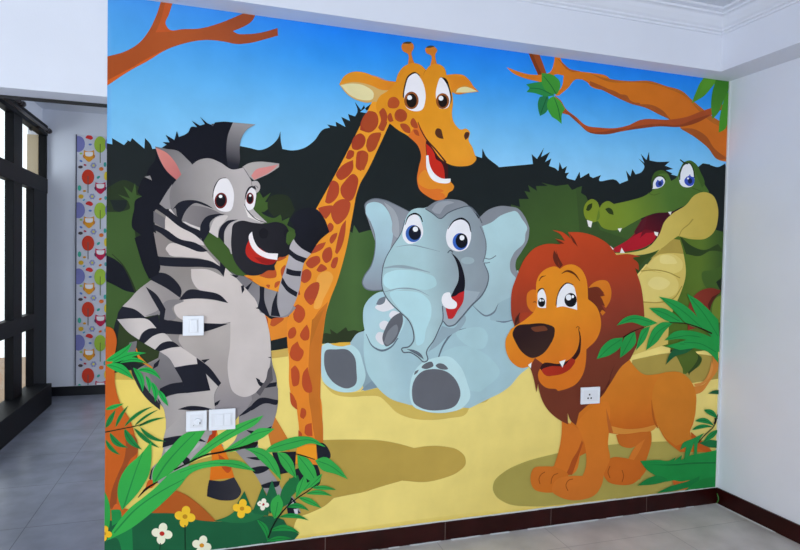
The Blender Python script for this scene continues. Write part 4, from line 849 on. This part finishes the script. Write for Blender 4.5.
# ------------------------------------------------------------------ hallway
# owl wallpaper strip on the far wall
WP = empty('wallpaper_panel', (-.5, HY - .002, .1)); tag(WP, 'wallpaper strip of owls and round trees on the far hallway wall', 'wallpaper')
PRINT.update(y=HY - .0005, off=.0012, k=0, step=3e-5, clip=(-.872, .3, .098, 2.56), scale=1.0, dir=-1)
part('backing_paper'); S('#c6cde2', 0, 0, "70,100! 240,100! 240,420! 70,420!")
part('pattern')
def owl(x, y, c, c2):
    S(c, x, y, "-5,-5! -3,-4 3,-4 5,-5! 5,2 3,5 0,7 -3,5 -5,2"); S('#e2e4f0', x, y, "-4,-3! 4,-3! 3.5,0.5 0,1.5 -3.5,0.5")
    S(c2, x, y, "-6,0! -4.5,0! -4.5,4! -6,2!"); S(c2, x, y, "6,0! 4.5,0! 4.5,4! 6,2!")
for k in range(-1, 5):
    y = k * 66.2
    for cx in (0, 33):
        E('#c6402f', 0, 0, 88 + cx, 177 + y, 6.2, 7.6); L('#5a5a5e', 0, 0, "%f,%f %f,%f" % (88 + cx, 176 + y, 88 + cx, 193 + y), .6)
        E('#9cbf4a', 0, 0, 100.2 + cx, 144.5 + y, 6.0, 8.2); L('#5f6d3a', 0, 0, "%f,%f %f,%f" % (100.2 + cx, 144 + y, 100.2 + cx, 163 + y), .6)
        E('#7a7fc0', 0, 0, 78.5 + cx * 1.0, 144 + y, 6.4, 8)
        owl(89 + cx, 155 + y, '#d8982e', '#c07a3c'); owl(100.4 + cx, 187 + y, '#b82a52', '#4a3a5a')
        for fx, fy in ((93.5, 165.5), (92.2, 196.5)):
            for a in range(6): E('#8f96c8', 0, 0, fx + cx + 1.9 * math.cos(a * 1.047), fy + y + 1.9 * math.sin(a * 1.047), 1.2, 1.2)
            E('#d5d36a', 0, 0, fx + cx, fy + y, 1.2, 1.2)
        S('#c93a3c', 0, 0, ' '.join('%f,%f' % (a + cx, b + y) for a, b in ((85.5, 204), (87.5, 201.5), (90.5, 201.5), (93, 204.5), (91, 206), (88.5, 205.2))))
        E('#3aa39a', 0, 0, 98.4 + cx, 177.3 + y, 1.9, 1.2, -40); E('#d9773a', 0, 0, 101.3 + cx, 169 + y, 2.3, 1.9); E('#3f9d9d', 0, 0, 105 + cx, 164.5 + y, 1.4, 2.4)
        E('#4e454e', 0, 0, 80.5 + cx, 167 + y, 2.3, 1.5); E('#d2ad35', 0, 0, 81 + cx, 196.5 + y, 2.6, 2.2); E('#ddc840', 0, 0, 106 + cx, 176 + y, 1.9, 4.3)
        E('#5c7ec8', 0, 0, 81 + cx, 161 + y, 1.6, 1.0, 30); E('#5c7ec8', 0, 0, 90.2 + cx, 144.5 + y, 1.6, 1.0); E('#d09a3c', 0, 0, 84.5 + cx, 191 + y, 1.6, 1.1); E('#9ec06a', 0, 0, 81 + cx, 153.5 + y, 1.5, 1.0)
        E('#b23a50', 0, 0, 85 + cx, 165 + y, 1.5, .9, 20); E('#5aa7d0', 0, 0, 84 + cx, 200 + y, 1.4, .8, -30); E('#d8773c', 0, 0, 100.3 + cx, 199 + y, 1.6, 1.1, -30); E('#4ab0a0', 0, 0, 79.5 + cx, 188 + y, 1.8, 2.8); E('#5aa7b0', 0, 0, 105.5 + cx, 198 + y, 1.2, 2)
M_PRINT_H = M_PRINT
build_prints(WP)
box('edge_strip', mat('grey_edge_strip', '#4d5162', .6), -.382, -.372, -.006, 0, 0.0, 2.46, parent=WP)
# window wall of the hallway
M_HALLREV = mat('cream_window_reveal', '#b9a583', .7)
xi, xo = HX + .05, HX - .02             # inner and outer face of the frames
bm = bmesh.new(); bx(bm, HX - .12, HX, LT, .9, 0, HZ); bx(bm, HX - .12, HX, .9, HY + T, 2.62, HZ); bx(bm, HX - .12, HX, 3.735, HY + T, 0, 2.62)
tag(bmobj('wall_far_left', bm, M_WALL), kind='structure')
WN = tag(empty('window_1', (HX, 2.3, 0)), kind='structure')
def wbox(n, m, y0, y1, z0, z1, x0=xo, x1=xi, bev=.004):
    if n == 'stile': x0 += .003; x1 -= .003
    return tag(box(n, m, x0 - HX, x1 - HX, y0 - 2.3, y1 - 2.3, z0, z1, parent=WN, bev=bev))
wbox('head_rail', M_BLACK, .9, 3.74, 2.52, 2.62)
wbox('transom', M_BLACK, .9, 3.74, 1.97, 2.11)
wbox('bottom_rail', M_BLACK, .9, 3.40, 0.0, .20, x1=-1.0)
wbox('middle_rail', M_BLACK, .9, 3.31, .72, .85)
wbox('stile', M_BLACK, 2.757, 2.98, .20, 2.52)
wbox('stile', M_BLACK, 3.306, 3.73, .0, 1.97)
wbox('stile', M_BLACK, 3.69, 3.73, 2.11, 2.52)
wbox('stile', M_BLACK, 1.50, 1.75, .20, 2.52)
wbox('stile', M_BLACK, .90, 1.05, .20, 2.52)
wbox('reveal', M_HALLREV, 3.70, 3.735, 2.11, 2.52, x0=-1.285, x1=HX - .021, bev=0)
gl = bpy.data.materials.new('window_glass'); gl.use_nodes = True; nt = gl.node_tree; nt.nodes.clear()
o_ = nt.nodes.new('ShaderNodeOutputMaterial'); mxs = nt.nodes.new('ShaderNodeMixShader'); tr = nt.nodes.new('ShaderNodeBsdfTransparent'); gs = nt.nodes.new('ShaderNodeBsdfGlossy'); gs.inputs['Roughness'].default_value = .02
mxs.inputs[0].default_value = .07; nt.links.new(tr.outputs[0], mxs.inputs[1]); nt.links.new(gs.outputs[0], mxs.inputs[2]); nt.links.new(mxs.outputs[0], o_.inputs[0])
tr.inputs[0].default_value = (.95, .97, .97, 1)
wbox('pane', gl, 1.0, 3.70, .14, 2.54, x0=HX + .010, x1=HX + .016, bev=0)
# balcony outside
M_BALC = mat('cream_balcony_render', '#d9c9a6', .8)
M_BFLR = mat('tan_balcony_tile', '#a08468', .6)
st('floor_outer', M_BFLR, HX - 1.5, HX - .12, .0, 6.5, -.15, -.03)
st('wall_outer', M_BALC, HX - 1.5, HX - 1.38, .0, 6.5, -.03, .70)
bm = bmesh.new(); tube(bm, [(HX - 1.44, 0.1, .80), (HX - 1.44, 6.5, .80)], .025, 8)
for i in range(14): bx(bm, HX - 1.455, HX - 1.425, .3 + i * .45, .33 + i * .45, .70, .79)
tag(bmobj('trim_7', bm, mat('tan_handrail', '#8a6a48', .5)), kind='structure')
st('ground', mat('grey_street', '#7d7b76', .9), -60, HX - 3, -30, 40, -6.2, -6)  # out of view, added to stop sky light coming from below
# curtain rods
M_ROD = mat('dark_bronze_rod', '#241a18', .35, .5, metal=.4)
def rod(label, y0, y1, x, z, grp=None):
    r = empty('curtain_rod', (x, y1, z)); tag(r, label, 'curtain rod')
    bm = bmesh.new(); tube(bm, [(0, y0 - y1, 0), (0, 0, 0)], .012, 12); bmobj('pole', bm, M_ROD, r, smooth=True)
    bm = bmesh.new(); tube(bm, [(0, 0, 0), (0, .02, 0), (0, .03, 0), (0, .045, 0), (0.004, .07, .0), (.006, .10, .004), (.004, .12, .012), (0, .13, .024), (-.004, .12, .034)], [.012, .02, .012, .02, .026, .02, .014, .012, .004], 12); bmobj('finial', bm, M_ROD, r, smooth=True)
    bm = bmesh.new(); tube(bm, [(0, -.12, 0), (HX - x, -.12, -.01)], .008, 8); bx(bm, HX - x, HX - x + .008, -.15, -.09, -.04, .02); bmobj('bracket', bm, M_ROD, r)
    return r
rod('dark curtain rod above the hallway window, ending in the far corner', 2.0, 3.48, HX + .10, 2.535)
rod('nearer dark curtain rod beside the hallway ceiling', 1.2, 2.62, HX + .12, 2.575)
# ------------------------------------------------------------------ light
w = bpy.data.worlds.new('daylight'); sc.world = w; w.use_nodes = True
bg = w.node_tree.nodes['Background']; bg.inputs[0].default_value = (.93, .97, 1.0, 1); bg.inputs[1].default_value = 1.6
def area(name, loc, rot, sx, sy, e, col):
    l = bpy.data.lights.new(name, 'AREA'); l.shape = 'RECTANGLE'; l.size = sx; l.size_y = sy; l.energy = e; l.color = col
    o = bpy.data.objects.new(name, l); o.location = loc; o.rotation_euler = rot; C.objects.link(o); return o
area('daylight_back_window', ((wx0 + wx1) / 2, YB - .02, (wz0 + wz1) / 2), (R(90), 0, 0), wx1 - wx0, wz1 - wz0, 34, (.90, .96, 1.0))
area('daylight_left_window', (XL - .02, (ly0 + ly1) / 2, 1.45), (0, R(-90), 0), 1.9, ly1 - ly0, 95, (.90, .96, 1.0))
area('daylight_hallway_end_window', (W + .03, 2.0, 1.6), (0, R(90), 0), 1.3, 1.9, 36, (.84, .92, 1.0))  # added fill lamp, out of view, evens out the hallway
area('daylight_hallway_window', (HX - 1.44, .6, 1.42), (0, R(-90), 0), 1.1, 3.4, 70, (.86, .93, 1.0))
sc.view_settings.view_transform = 'Standard'; sc.view_settings.look = 'None'; sc.view_settings.gamma = 1; sc.view_settings.exposure = 0
sc.view_settings.use_curve_mapping = False
sc.cycles.use_denoising = True
sc.cycles.max_bounces = 8; sc.cycles.diffuse_bounces = 6
